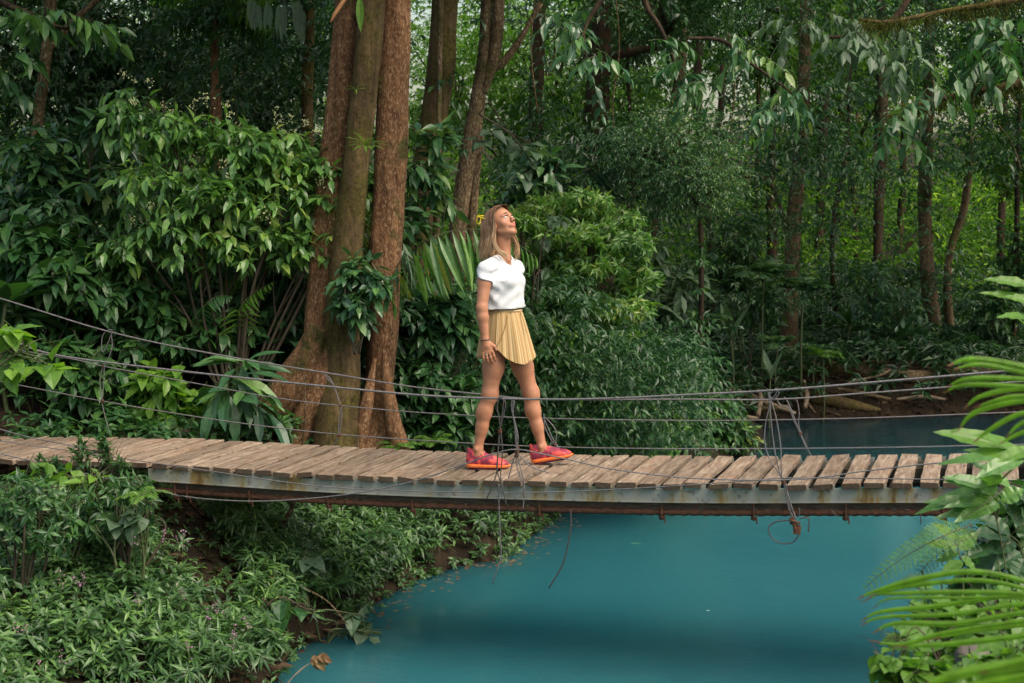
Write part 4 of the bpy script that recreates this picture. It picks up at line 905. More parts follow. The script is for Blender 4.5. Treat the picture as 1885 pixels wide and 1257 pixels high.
# the two locks that fall to the collar in front
for k in range(46):
    o = rnd(1, .005)[0]; a = H(.078, -.012, -.02); pts = [H(.076, .0, .03) + o * .4, a + o, P(909, 446, YP - .085) + o, P(918, 462, YP - .1) + o, P(930 + RNG.uniform(-6, 10), 470 + RNG.uniform(-4, 5), YP - .095) + o]
    q = spline(np.hstack([np.array(pts), np.array([[.002], [.003], [.003], [.0026], [.0005]])]), 15); tube(mb, q[:, :3], q[:, 3], 4, caps=False, att=np.linspace(.2, .95, 15))
for k in range(60):
    o = rnd(1, .006)[0]; pts = [H(-.078, -.005, .0) + o * .4, H(-.075, -.01, -.04) + o, P(951, 448, YP + .07) + o, P(952 + RNG.uniform(-5, 3), 474 + RNG.uniform(-6, 5), YP + .06) + o]
    q = spline(np.hstack([np.array(pts), np.array([[.002], [.003], [.003], [.0005]])]), 13); tube(mb, q[:, :3], q[:, 3], 4, caps=False, att=np.linspace(.2, .9, 13))
part('hair', mb, HAIR, woman, True)
# sunglasses pushed back on the crown
YEL = simple('yellow_plastic', (.75, .62, .03), .3, .5, n2=(.80, .55, .02)); AMB = simple('amber_lens', (.45, .22, .02), .1, .6)
mb = MB(); g0 = H(.072, -.028, .098); g1 = H(.066, -.098, .118)
tube(mb, [g1, H(.0, -.112, .128), H(-.066, -.098, .118)], .0032, 6, 10); sg = part('sunglasses', mb, YEL, woman, True)
for s_ in (1, -1):
    mb = MB(); tube(mb, [H(.068 * s_, -.098, .118), H(.079 * s_, -.045, .075), H(.078 * s_, .005, .03)], .0030, 6, 9); part('temple', mb, YEL, woman, True, sg)
    mb = MB(); e = [H(.066 * s_, -.099, .118), H(.062 * s_, -.125, .085), H(.020 * s_, -.138, .085), H(.010 * s_, -.118, .125)]; tube(mb, e + [e[0]], .0030, 6, 20); part('rim', mb, YEL, woman, True, sg)
# ---- T-shirt
ts = SDF(P(868, 575, YP) + [0, -.30, -.01], P(980, 465, YP) + [0, .30, .02], .004)
hem0 = P(926, 567, YP)
ts.ell(rib + UP * .005, (.146, .104, .135), BT, .01)
ts.column(hem0 - UP * .04, P(925, 505, YP), (.150, .124), (.150, .104), BT, .03)
for s_ in (-1, 1):
    ts.ell(rib + BT[1] * .084 + BT[0] * .054 * s_ + UP * .008, (.056, .056, .056), BT, .018)
ts.column(P(932, 580, YP), rib + UP * .02 + BT[1] * .04, (.140, .108), (.115, .095), BT, .02)
ts.cone(shR - UP * .004, shL - UP * .004, .046, .046, .03); ts.cone(neck + UP * .012, shR + UP * .012, .035, .042, .02); ts.cone(neck + UP * .012, shL + UP * .012, .035, .042, .02)
e = shR + (elR - shR) * .38
slv = P(892, 519, YP - .155)
ts.cone(shR - UP * .002, slv, .048, .051, .02); ts.cone(shL, shL + (elL - shL) * .38, .053, .054, .014)
# cut sleeves, hem and neck
def cut_plane(S_, p0, n, lo_, hi_):
    n = norm(n)
    def fn(p): return -((p - p0) @ n)
    sl, p = S_.box(lo_, hi_); S_.F[sl] = np.maximum(S_.F[sl], ((p - p0) @ n).astype(np.float32))
dR = norm(elR - shR + np.array([-.02, 0, 0])); lo_ = slv - [.10, .16, .09]; hi_ = slv + [.044, .0, .10]
cut_plane(ts, P(897, 516, YP - .15), norm([-.28, -.12, -1]), lo_, hi_)
F0 = ts.F.copy(); NC = neck + BT[1] * .020 + UP * .028; NR = np.array([.066, .070, .054]); ts.ell(NC, NR, BT, .004, 'sub')
# folds
X, Y_, Z = np.meshgrid(*ts.ax, indexing='ij'); q = np.stack([X, Y_, Z], -1) - rib; u = q @ BT[0]; v = q @ BT[1]; z = q[..., 2]
low = np.clip((.03 - z) / .1, 0, 1)
fold = .0045 * np.sin(u * 62 + v * 22 + 9 * z) * low + .0025 * np.sin((z + .6 * v + .3 * u) * 105) * np.clip(.75 - low, 0, 1) * (v < .10) + .003 * np.sin((z * .9 - v * 1.1 + u * .2) * 78 + 1) * low
fold += .004 * np.sin((z * 1.0 + v * .9) * 58 + 2) * np.exp(-((v - .02) ** 2) / .004) * (u > .05)
ts.F += fold.astype(np.float32); cut_plane(ts, hem0, [.03, 0, -1], ts.org, ts.org + 1); del X, Y_, Z, q, u, v, z, low, fold
SHIRT = simple('white_cotton', (.62, .635, .67), .85, .2, n2=(.58, .60, .65), scale=8, bump=.12, bscale=90)
mb = MB(); ts.mesh(mb); shirt = part('t_shirt', mb, SHIRT, woman, True)
def collar_pt(a):
    for ph in np.linspace(.0, 1.5, 90):
        q = NC + BT[0] * (NR[0] * math.cos(a) * math.cos(ph)) + BT[1] * (NR[1] * math.sin(a) * math.cos(ph)) - UP * (NR[2] * math.sin(ph))
        i_ = tuple(np.round((q - ts.org) / ts.h).astype(int))
        if F0[i_] < .001: return q
    return q
mb = MB(); cpts = np.array([collar_pt(a) for a in np.linspace(0, 2 * math.pi, 60)[:-1]]); cpts = np.vstack([cpts, cpts[:3]])
cpts = np.stack([np.convolve(np.r_[cpts[-6:-3, i], cpts[:, i]], np.ones(4) / 4, 'valid') for i in range(3)], 1)
tube(mb, cpts + UP * .001, .0045, 7); part('collar', mb, SHIRT, woman, True, shirt)
# ---- shorts: flared, striped, with a wrap-over front
m, nt = newmat('mustard_stripe'); a = nd(nt, 'ShaderNodeAttribute', attribute_name='t')
wv = nd(nt, 'ShaderNodeMath', {0: a.outputs['Fac'], 1: 6.2831 * 74}, operation='MULTIPLY'); sn = nd(nt, 'ShaderNodeMath', {0: wv.outputs[0]}, operation='SINE')
wv2 = nd(nt, 'ShaderNodeMath', {0: a.outputs['Fac'], 1: 6.2831 * 23}, operation='MULTIPLY'); sn2 = nd(nt, 'ShaderNodeMath', {0: wv2.outputs[0]}, operation='SINE')
ad = nd(nt, 'ShaderNodeMath', {0: sn.outputs[0], 1: sn2.outputs[0]}, operation='ADD'); mr = nd(nt, 'ShaderNodeMapRange', {'Value': ad.outputs[0], 1: -1.6, 2: 1.6})
c = ramp(nt, mr.outputs[0], [(.15, (.33, .20, .085)), (.55, (.41, .28, .13)), (.9, (.50, .38, .22))])
bs = nd(nt, 'ShaderNodeBsdfPrincipled', {'Base Color': c, 'Roughness': .85, 'Specular IOR Level': .2}); nd(nt, 'ShaderNodeOutputMaterial', {0: bs.outputs[0]}); SHORTS = m
wc = P(930, 572, YP); hcn = P(932, 655, YP)
def flare(mb, a0, a1, hemf, off, nT=26, nA=190, wr=(.117, .102), hr=(.178, .182)):
    th = np.linspace(a0, a1, nA); V = []; AT = []
    for i in range(nT):
        t = i / (nT - 1)
        for a in th:
            hz_ = hemf(a); tt = t * hz_; e = tt ** .8
            rx = wr[0] + (hr[0] - wr[0]) * e; ry = wr[1] + (hr[1] - wr[1]) * e
            pl = (.0022 * math.sin(a * 27) + .0018 * math.sin(a * 47 + 1) + .008 * math.sin(a * 8 + .6) + .006 * math.sin(a * 5 + 2 + 2 * tt)) * tt ** .7 + .0016 * math.sin(a * 70) * (1 - tt)
            c = wc + (hcn - wc) * tt; q = c + BH[0] * (math.cos(a) * (rx + off + pl)) + BH[1] * (math.sin(a) * (ry + off + pl)); V.append(q); AT.append(a / (2 * math.pi))
    V = np.array(V); i = np.arange(nT - 1)[:, None]; j = np.arange(nA - 1)[None]; Q = np.stack([i * nA + j, i * nA + j + 1, (i + 1) * nA + j + 1, (i + 1) * nA + j], -1).reshape(-1, 4)
    mb.add(V, quads=Q, att=np.array(AT) + 2)
# angle 0 = her right (towards the camera), 90 = front, 180 = left, 270 = back
def hem_base(a):
    d = math.degrees(a) % 360
    return float(np.interp(d, [0, 10, 22, 40, 57, 80, 100, 135, 180, 230, 270, 320, 340, 352, 360], [.78, .86, 1.0, 1.10, 1.14, 1.08, 1.0, .96, .96, 1.0, 1.05, 1.04, .95, .83, .78]))
def hem_wrap(a):
    d = math.degrees(a) % 360; d = d - 360 if d > 200 else d
    return float(np.interp(d, [-125, -60, -35, -18, -6, 4, 12, 20, 27, 32], [1.0, 1.02, .98, .90, .80, .70, .56, .38, .2, .06]))
mb = MB(); flare(mb, 0, 2 * math.pi, hem_base, 0); shorts = part('shorts', mb, SHORTS, woman, True)
mb = MB(); flare(mb, R(-125), R(32), hem_wrap, .007, nA=120); part('wrap_panel', mb, SHORTS, woman, True, shorts)
HEMM = simple('mustard_hem', (.34, .21, .085), .85, .2)
def hem_line(a0, a1, hemf, off, n_=70):
    return np.array([(lambda tt, a: wc + (hcn - wc) * tt + BH[0] * (math.cos(a) * (.117 + (.178 - .117) * tt ** .8 + off)) + BH[1] * (math.sin(a) * (.102 + (.182 - .102) * tt ** .8 + off)))(hemf(a), a) for a in np.linspace(a0, a1, n_)])
mb = MB(); tube(mb, hem_line(R(-125), R(32), hem_wrap, .010), .0028, 5); part('wrap_hem', mb, HEMM, woman, True, shorts)
mb = MB(); tube(mb, hem_line(0, 2 * math.pi, hem_base, .002), .0026, 5); part('hem', mb, HEMM, woman, True, shorts)
mb = MB(); th = np.linspace(0, 2 * math.pi, 50); tube(mb, np.stack([wc + UP * .004 + BH[0] * .113 * math.cos(a) + BH[1] * .101 * math.sin(a) for a in th]), .008, 7, att=th * 0 + 2.1); part('waistband', mb, SHORTS, woman, True, shorts)
mb = MB(); tube(mb, [wc + BH[1] * .108 + BH[0] * .012, wc + BH[1] * .135 + BH[0] * .03 - UP * .05, wc + BH[1] * .158 + BH[0] * .035 - UP * .13], .003, 5, 10, att=np.zeros(10) + 2.0); part('drawstring', mb, SHORTS, woman, True, shorts)
# bracelet and ring
mb = MB(); ax_ = norm(wrR - elR); b0 = norm(np.cross(ax_, [0, 1, .1])); b1 = np.cross(ax_, b0); cc = wrR - ax_ * .004
tube(mb, np.stack([cc + (b0 * math.cos(a) + b1 * math.sin(a)) * .0262 for a in np.linspace(0, 2 * math.pi, 24)]), .0038, 6); part('bracelet', mb, simple('black_band', (.02, .02, .025), .5), woman, True)
pc, dn, ac, nn = hR; fc = pc + dn * .043 + ac * -.014
mb = MB(); tube(mb, np.stack([fc + (ac * math.cos(a) + nn * math.sin(a)) * .0105 for a in np.linspace(0, 2 * math.pi, 16)]), .002, 5); part('ring', mb, simple('silver', (.6, .6, .6), .25, .5, 1.0), woman, True)
# ---- shoes
m, nt = newmat('trail_shoe_mesh'); geo = nd(nt, 'ShaderNodeNewGeometry')
n1 = nd(nt, 'ShaderNodeTexNoise', {'Vector': geo.outputs['Position'], 'Scale': 22.0, 'Detail': 1.0}); c = ramp(nt, n1.outputs[0], [(.44, (.20, .018, .05)), (.50, (.48, .045, .06)), (.58, (.62, .085, .07))])
bs = nd(nt, 'ShaderNodeBsdfPrincipled', {'Base Color': c, 'Roughness': .7}); nd(nt, 'ShaderNodeOutputMaterial', {0: bs.outputs[0]}); SHOE = m
SOLE = simple('orange_sole', (.85, .17, .035), .55, .4, n2=(.80, .22, .06)); TREAD = simple('maroon_tread', (.12, .02, .04), .8); LACE = simple('lace', (.45, .25, .20), .8)
def shoe(heel, toe, lift):
    """heel and toe: ground points of the sole"""
    f = norm(toe - heel); r = norm(np.cross(f, UP)); u = np.cross(r, f); L = np.linalg.norm(toe - heel); B = np.array([r, f, u])
    def q(x, y, z): return heel + r * x + f * (y * L) + u * z
    S_ = SDF(np.minimum(heel, toe) - [.06, .08, .04], np.maximum(heel, toe) + [.06, .08, .15], .0032)
    S_.ell(q(0, .13, .045), (.036, .042, .040), B, .01); S_.cone(q(0, .10, .05), q(0, .12, .098), .038, .036, .015); S_.cone(q(0, .26, .05), q(0, .80, .030), .040, .034, .02)
    S_.cone(q(0, .24, .085), q(0, .62, .050), .034, .029, .02); S_.ell(q(0, .80, .030), (.043, .056, .024), B, .02); S_.cone(q(0, .28, .095), q(0, .31, .128), .026, .018, .012)
    S_.cone(q(0, .06, .07), q(0, .02, .122), .022, .012, .01); S_.cone(q(0, .14, .115), q(0, .14, .18), .026, .034, .004, 'sub')
    cut_plane(S_, q(0, 0, .018), -u, S_.org, S_.org + 1)
    mb = MB(); S_.mesh(mb); sh = part('shoe', mb, SHOE, woman, True)
    S2 = SDF(np.minimum(heel, toe) - [.06, .08, .04], np.maximum(heel, toe) + [.06, .08, .10], .0032)
    S2.cone(q(0, .13, .022), q(0, .80, .020), .042, .048, .01); S2.ell(q(0, .90, .024), (.038, .042, .02), B, .015); S2.cone(q(0, .08, .03), q(0, .1, .025), .035, .036, .01)
    cut_plane(S2, q(0, 0, .008), -u, S2.org, S2.org + 1); cut_plane(S2, q(0, 0, .030), norm(u + f * .02), S2.org, S2.org + 1)
    mb = MB(); S2.mesh(mb); part('sole', mb, SOLE, woman, True, sh)
    mb = MB()
    for i in range(13):
        y = .06 + i * .072; wd = .030 + .012 * math.sin(y * 3); boxw(mb, q(0, y, .003 + (.006 if y > .9 else 0)), (r, f, u), (wd, .006, .0065))
    part('tread', mb, TREAD, woman, False, sh)
    mb = MB()
    for i in range(5):
        y = .34 + i * .065; zt = .128 - i * .0155; tube(mb, [q(-.024, y, zt - .022), q(0, y + .015, zt - .003), q(.024, y, zt - .022)], .0026, 5, 8)
    tube(mb, [q(0, .33, .108), q(.03, .36, .10), q(.034, .42, .075)], .0022, 5, 8); tube(mb, [q(0, .33, .108), q(-.03, .37, .10), q(-.03, .43, .08)], .0022, 5, 8)
    part('laces', mb, LACE, woman, True, sh)
def gd(px, py_guess, Y, lift=0.0):
    p = P(px, py_guess, Y); s = (p - axis_xy(0))[:2].dot(ADIR[:2]); return np.array([p[0], Y, dz(s) + .002 + lift])
shoe(gd(862, 862, YP - .03), gd(936, 862, YP - .085), 0)
shoe(gd(983, 858, YP + .09), gd(1052, 850, YP + .03, .045), .04)

# ------------------------------------------------------------------ plants
def ground_at(px, py, Y):
    p = P(px, py, Y); return np.array([p[0], Y, hz(p[0], Y)])
def land_at(px, py, Y):
    g = ground_at(px, py, Y)
    for _ in range(60):
        if float(river_sd(np.array([g[0]]), np.array([Y]))[0]) > .25: break
        g = np.array([g[0] - .08, Y, 0]); g[2] = hz(g[0], Y)
    return g
def shrub(label, Y, base, blobs, M, K, LL, LW, mat, prof='ovate', droop=.3, seg=3, ln=(.15, .3), flowers=0, stems=7, name='shrub', cat='shrub', style='alt', curl=.25, depth=.35,
          sag=.25, group=None, stemmat=None, floor=True, dirs=None, stem_px=None, fold=.25, spread=.85, sr=.006, fcol=None, dy=(-.45, .15), shell=.45):
    """blobs: (px, py, rx px, ry px [, dY]) describe where the crown of the plant lies; stems rise to them from the base"""
    b0 = land_at(base[0], base[1], Y) if floor else P(base[0], base[1], Y); root = empty(name, tuple(float(v) for v in b0))
    bl = [(b + (0,))[:5] for b in blobs]; wgt = np.array([b[2] * b[3] for b in bl], float); wgt /= wgt.sum()
    ch = RNG.choice(len(bl), M, p=wgt); q = norm(rnd(M)) * (RNG.uniform(shell ** 3, 1, M) ** (1 / 3))[:, None]
    C = Pv([bl[i][0] for i in ch], [bl[i][1] for i in ch], [Y + bl[i][4] for i in ch]); sc = Y / F_PX
    rx = np.array([bl[i][2] for i in ch]) * sc; ry = np.array([bl[i][3] for i in ch]) * sc
    off = q * np.stack([rx, np.minimum(rx, depth * 2) * (depth / .35) ** .5, ry], 1)
    l_ = RNG.uniform(*ln, M); D = norm(off / np.maximum(rx, .05)[:, None] * .8 + rnd(M, .45) + UP * (dirs if dirs is not None else .1) + [0, -.35, 0])
    B = C + off - D * (l_ * .7)[:, None]; B[:, 2] = np.maximum(B[:, 2], height(B[:, 0], B[:, 1]) + .03)
    mb = MB(); sprays(mb, B, D, l_, K, LL, LW, droop, seg, prof, 0, 1, spread=spread, curl=curl, style=style, sag=sag, fold=fold, jit=.42)
    part('foliage', mb, [mat, STEM], root)
    mb = MB(); st = b0 if stem_px is None else P(*stem_px, Y)
    for k in range(stems):
        i = k % len(bl); e = P(bl[i][0], bl[i][1], Y + bl[i][4]) + rnd(1, .05)[0] * [2, 1, .5]; m_ = (st + e) / 2 + rnd(1, .06)[0] + [0, 0, .05]
        tube(mb, [st + rnd(1, .02)[0] * [1, 1, 0] - [0, 0, .05], m_, e], [sr * 1.6, sr * 1.1, sr * .5], 5, 12)
        for _ in range(4):
            t = m_ + (e - m_) * RNG.uniform(0, 1); d = e + rnd(1, .5)[0] * [rx.mean(), .15, ry.mean()]; tube(mb, [t, (t + d) / 2 + rnd(1, .02)[0], d], [sr * .7, sr * .5, sr * .25], 4, 7)
    part('stem', mb, stemmat or TWIG, root, True)
    if flowers:
        top = np.argsort(-(off[:, 2] / np.maximum(ry, .01)) + RNG.normal(0, .25, M))[:flowers]; mb = MB()
        for i in top:
            p = B[i] + D[i] * l_[i] + [0, 0, .02]
            n_ = 14; pp = p + rnd(n_) * [.018, .018, .02] + UP * RNG.uniform(0, .05, (n_, 1)); leaves(mb, pp, rnd(n_), rnd(n_), .013, .012, 0, .5, 1)
            leaves(mb, pp, rnd(n_), rnd(n_), .012, .011, 0, .5, 1)
        part('blossom', mb, fcol or FLOWER, root)
    return tag(root, label, cat, group)

shrub('large flowering shrub with drooping oval leaves and pale blossom, left of the big stems', 13.3, (430, 780),
      [(240, 190, 34, 50), (285, 230, 55, 45), (350, 235, 55, 40), (430, 250, 70, 38), (505, 270, 75, 48), (590, 300, 60, 40), (660, 320, 55, 35), (300, 330, 90, 48), (400, 350, 110, 55), (510, 350, 100, 55), (610, 390, 70, 55),
       (690, 345, 30, 40), (350, 430, 110, 45), (480, 440, 110, 45), (240, 450, 60, 30), (600, 450, 45, 30), (640, 500, 30, 30)], 640, 8, .122, .052, L_SHRUB, 'ovate', .55, flowers=80, stems=17, curl=.3, sag=.35, ln=(.18, .34), sr=.011)
shrub('dark shrub of long blue-green leaves beside the slim mossy tree', 14.2, (150, 760), [(90, 270, 70, 45), (150, 330, 90, 50), (70, 370, 80, 50), (200, 230, 45, 30), (180, 420, 80, 40)], 150, 8, .22, .085, L_BLUE, 'lance', .35, stems=8, ln=(.2, .35))
shrub('deep green shrub crowding the left edge above the railing', 13.4, (60, 720), [(40, 440, 70, 40), (120, 490, 80, 45), (30, 560, 60, 50), (180, 530, 60, 40)], 140, 8, .20, .085, L_MID, 'ovate', .4, stems=7)
shrub('leafy shrub between the left palm fronds and the railing', 13.5, (300, 780), [(260, 530, 80, 40), (330, 590, 90, 45), (240, 620, 70, 45), (420, 600, 60, 40)], 170, 8, .15, .07, L_MID, 'ovate', .35, stems=7)
shrub('pale broad-leaved herb below the railing left of the buttress root', 12.9, (320, 800), [(300, 700, 45, 28), (345, 735, 40, 25), (285, 745, 32, 22)], 46, 7, .17, .085, L_LIGHT, 'ovate', .3, stems=6, stemmat=STEM, name='broad_leaved_plant', cat='plant')
shrub('large-leaved plant with drooping ribbed blades beside the buttress root', 12.5, (435, 800), [(440, 690, 36, 28), (455, 730, 30, 22)], 12, 6, .34, .10, L_BLUE, 'obov', .5, stems=4, curl=.45, stemmat=STEM, name='broad_leaved_plant', cat='plant', seg=5)
shrub('dark low plant under the railing near the left end of the deck', 13.0, (180, 790), [(170, 690, 70, 40), (110, 650, 60, 35), (220, 745, 50, 28)], 130, 7, .15, .07, L_MID, 'ovate', .35, stems=6)
shrub('low seedlings along the far edge of the deck beside the buttress root', 12.4, (400, 815), [(330, 796, 60, 14), (420, 800, 55, 15), (250, 785, 40, 12)], 70, 6, .10, .05, L_MID, 'ovate', .3, stems=6, name='seedlings', cat='plant')
shrub('small climber with spotted oval leaves on the front of the red stems', 12.75, (650, 600), [(655, 495, 38, 28), (690, 515, 25, 22), (645, 545, 28, 28), (660, 575, 14, 14)], 62, 7, .13, .06, L_BLUE, 'ovate', .45, stems=5, floor=False, stem_px=(655, 640), name='climbing_plant', cat='climbing plant')
shrub('sapling with horizontal oval leaves right of the red-brown stem', 14.0, (760, 800), [(775, 300, 38, 40), (790, 370, 42, 32), (770, 420, 28, 20), (800, 250, 26, 30)], 44, 6, .20, .075, L_BLUE, 'ovate', .2, stems=5, ln=(.15, .3), sr=.006)
shrub('drooping dark-leaved plant against the mossy leaning trunk', 13.8, (790, 760), [(800, 570, 55, 35), (770, 620, 50, 35), (840, 600, 35, 30), (835, 545, 25, 20)], 110, 7, .19, .075, L_BLUE, 'ovate', .4, stems=6)
shrub('leafy herbs at the foot of the bank behind the woman\'s rear leg', 13.7, (790, 810), [(780, 690, 60, 40), (840, 720, 45, 40), (760, 750, 50, 35), (830, 775, 50, 28)], 230, 8, .13, .06, L_MID, 'ovate', .35, stems=8, name='herbs', cat='plant')
# the layered small-leaved bush right of the woman
bb = []
for (a, b, r) in ((1010, 375, 50), (1075, 365, 55), (1130, 395, 50), (960, 400, 40), (1060, 420, 80), (1150, 440, 55), (1010, 470, 65), (1110, 480, 80), (1175, 510, 38), (1050, 540, 80), (1140, 560, 62), (1000, 560, 40), (1090, 610, 75), (1170, 620, 45), (1040, 650, 60), (1130, 680, 70), (1200, 690, 45)):
    bb.append((a, b, r, 17, RNG.uniform(-.3, .3)))
shrub('tall layered bush of small narrow drooping leaves right of the woman', 16.8, (1060, 820), bb, 1500, 9, .105, .030, L_BUSH, 'lance', .55, style='whorl', stems=17, curl=.35, ln=(.08, .2), shell=.1, seg=2)
shrub('glossy broad-leaved plant beside the woman\'s front thigh', 15.2, (1010, 820), [(1000, 610, 40, 28), (1040, 650, 38, 26), (990, 670, 30, 26), (1030, 700, 38, 22)], 75, 7, .17, .075, L_BUSH, 'ovate', .35, stems=6, name='broad_leaved_plant', cat='plant')
shrub('low fine-leaved bush behind the lower rails at the centre', 16.8, (1090, 830), [(1060, 745, 60, 22), (1140, 760, 70, 24), (1220, 775, 50, 22), (1080, 800, 70, 20), (1190, 815, 60, 15)], 400, 8, .085, .036, L_BUSH, 'ovate', .3, style='whorl', stems=8, seg=2)
shrub('blue-green bush spilling over the water at the end of the left bank', 18.6, (1290, 820), [(1250, 700, 60, 28), (1310, 745, 55, 32), (1345, 790, 45, 30), (1270, 790, 60, 35), (1200, 760, 50, 35), (1372, 812, 22, 14)], 460, 8, .12, .05, L_BLUE, 'ovate', .45, stems=9, seg=2)
shrub('vine with big heart-shaped leaves hanging beside the fern-clad trunk', 15.6, (1010, 600), [(915, 250, 28, 22), (965, 275, 38, 22), (985, 300, 22, 20)], 9, 4, .18, .14, L_GREY, 'heart', .5, stems=3, floor=False, stem_px=(880, 200), name='climbing_vine', cat='vine', ln=(.15, .3))
shrub('grey-green vine with heart-shaped leaves in front of the layered bush', 14.9, (1010, 700), [(1025, 395, 26, 16), (1000, 440, 20, 16), (1015, 500, 22, 20)], 6, 4, .13, .105, L_GREY, 'heart', .6, stems=3, floor=False, stem_px=(980, 560), name='climbing_vine', cat='vine', ln=(.12, .2))
# foreground and bank
shrub('jagged heart-leaved weed in front of the cables at the left edge', 9.6, (60, 900), [(40, 645, 40, 22), (90, 660, 26, 14), (20, 600, 22, 16)], 7, 4, .16, .13, L_LIGHT, 'heart', .45, stems=4, name='heart_leaved_plant', cat='plant', ln=(.1, .16), stemmat=STEM, floor=False, stem_px=(-40, 720))
shrub('round-leaved plant on the bank just under the deck end', 9.7, (240, 990), [(225, 935, 16, 8), (262, 950, 14, 8), (205, 965, 14, 6)], 5, 3, .115, .11, L_GREY, 'heart', .15, stems=4, name='heart_leaved_plant', cat='plant', ln=(.05, .1), stemmat=STEM, seg=4)
shrub('round-leaved vine climbing the dark root above the shore', 10.8, (560, 1120), [(565, 1015, 22, 12), (540, 1040, 16, 12), (590, 1045, 14, 10)], 6, 3, .125, .115, L_GREY, 'heart', .5, stems=4, name='heart_leaved_plant', cat='vine', ln=(.05, .1), stemmat=STEM, seg=4)
shrub('lone heart-leaved plant leaning out over the water edge', 10.7, (630, 1190), [(645, 1135, 20, 12), (675, 1145, 16, 12), (655, 1165, 22, 10)], 6, 4, .11, .095, L_GREY, 'heart', .4, stems=4, name='heart_leaved_plant', cat='plant', ln=(.05, .12), floor=False, stem_px=(600, 1180), stemmat=STEM)
shrub('pair of broad green leaves between the weeds and the heart-leaved plants on the shore', 10.3, (500, 1150), [(515, 1098, 20, 12), (535, 1118, 14, 10)], 4, 3, .13, .09, L_MID, 'ovate', .3, stems=3, name='broad_leaved_plant', cat='plant', ln=(.06, .12))
shrub('bright yellow-green broad plant beside the left end of the deck', 9.9, (130, 930), [(120, 872, 26, 10), (165, 876, 20, 10), (50, 880, 26, 14)], 13, 5, .13, .06, L_LIGHT, 'ovate', .3, stems=5, name='broad_leaved_plant', cat='plant', stemmat=STEM)
shrub('tall thin weeds standing in front of the deck planks', 10.1, (170, 890), [(150, 830, 14, 26), (190, 825, 14, 30), (215, 852, 26, 14), (90, 850, 20, 12)], 75, 7, .055, .022, L_MID, 'ovate', .1, stems=10, name='tall_weeds', cat='weeds', ln=(.06, .14), dirs=.8, depth=.2, sr=.003, seg=2)
shrub('weedy clump drooping over the near end of the steel channel', 9.9, (240, 950), [(240, 885, 34, 16), (200, 905, 50, 22), (255, 915, 26, 20), (180, 950, 50, 26), (240, 955, 40, 24)], 210, 8, .075, .022, L_MID, 'lance', .35, stems=8, name='weedy_clump', cat='weeds', style='whorl', ln=(.06, .12), seg=2)
shrub('tangle of light weeds at the far left of the bank', 9.5, (30, 960), [(30, 890, 50, 20), (60, 925, 60, 30), (20, 960, 40, 30), (90, 970, 50, 30)], 150, 8, .075, .024, L_MID, 'lance', .3, stems=8, name='weedy_clump', cat='weeds', style='whorl', ln=(.06, .14), seg=2)

# whorled undergrowth over the near bank: uncountable
def bank_pts(n, pxr, pyr, zoff, Yr, slope=1.0):
    """points on the land that carries the growth"""
    out = []; 
    X = RNG.uniform(pxr[0], pxr[1], n * 14); Yy = RNG.uniform(Yr[0], Yr[1], n * 14)
    x = (X - CX) / F_PX * Yy; sd = river_sd(x, Yy); z = height(x, Yy); k = (sd > -.05)
    x, y, z = x[k], Yy[k], z[k]; dep = y * cp - (z - EYE) * sp_; up = y * sp_ + (z - EYE) * cp; py = CY - F_PX * up / dep
    k = (py > pyr[0]) & (py < pyr[1]); return np.stack([x, y, z], 1)[k][:n]
def whorls(mb, B, hgt, K, LL, LW, spread=.9, droop=.25, prof='lance', seg=2, mi=0):
    M = len(B); h = RNG.uniform(.5, 1, M) * hgt; D = norm(rnd(M, .28) + UP + [0, -.22, 0]); sprays(mb, B, D, h, K, LL, LW, droop, seg, prof, mi, 1, spread=spread, style='whorl', curl=.3, sag=.05, stem_r=.002)
mb = MB(); B = bank_pts(3500, (-160, 560), (860, 1500), 0, (7.0, 11.6)); cl = vnoise(B, 2.6, 1) + .6 * vnoise(B, 5.5, 3) + RNG.normal(0, .12, len(B)); PXB = CX + F_PX * B[:, 0] / B[:, 1]; k = (cl > -.36) & ~((PXB > 275) & (PXB < 450) & (B[:, 1] > 10.3)) & (river_sd(B[:, 0], B[:, 1]) > .05); B = B[k]; cl = cl[k]
lim = np.where((B[:, 0] < -2.3) & (B[:, 1] > 9.2), .45, 1.0)
tall = np.clip(.14 + .34 * np.clip(cl, 0, 1.0), .1, .6) * lim; sp = vnoise(B, 1.6, 7) + RNG.normal(0, .15, len(B))
for m_, K_, L_, W_, pr_ in ((sp > .12, 11, .105, .022, 'lance'), ((sp <= .12) & (sp > -.4), 10, .09, .024, 'lance'), (sp <= -.4, 8, .07, .034, 'ovate')): whorls(mb, B[m_], tall[m_], K_, L_, W_, prof=pr_)
B = bank_pts(900, (-120, 560), (900, 1420), 0, (7.4, 11.6)); whorls(mb, B, .08, 8, .05, .02)
solo('undergrowth', mb, [L_BANK, STEM], None, None, (0, 0, 0), kind='stuff')
mb = MB(); B = bank_pts(1500, (380, 1080), (925, 1300), 0, (11.2, 17)); k = (river_sd(B[:, 0], B[:, 1]) < 1.5) & (river_sd(B[:, 0], B[:, 1]) > .07) & (vnoise(B, 2.0, 4) + RNG.normal(0, .2, len(B)) > -.30); B = B[k]; whorls(mb, B, .26, 9, .085, .026, prof='ovate')
B = bank_pts(900, (380, 1050), (935, 1300), 0, (11.0, 17)); whorls(mb, B, .10, 7, .055, .025)
solo('shore_undergrowth', mb, [L_BANK, STEM], None, None, (0, 0, 0), kind='stuff')
mb = MB(); B = bank_pts(2600, (-200, 1320), (640, 850), 0, (12.0, 19)); B = B[river_sd(B[:, 0], B[:, 1]) > .05]; whorls(mb, B, .28, 8, .11, .045, prof='ovate', droop=.3)
solo('forest_floor_plants', mb, [L_MID, STEM], None, None, (0, 0, 0), kind='stuff')
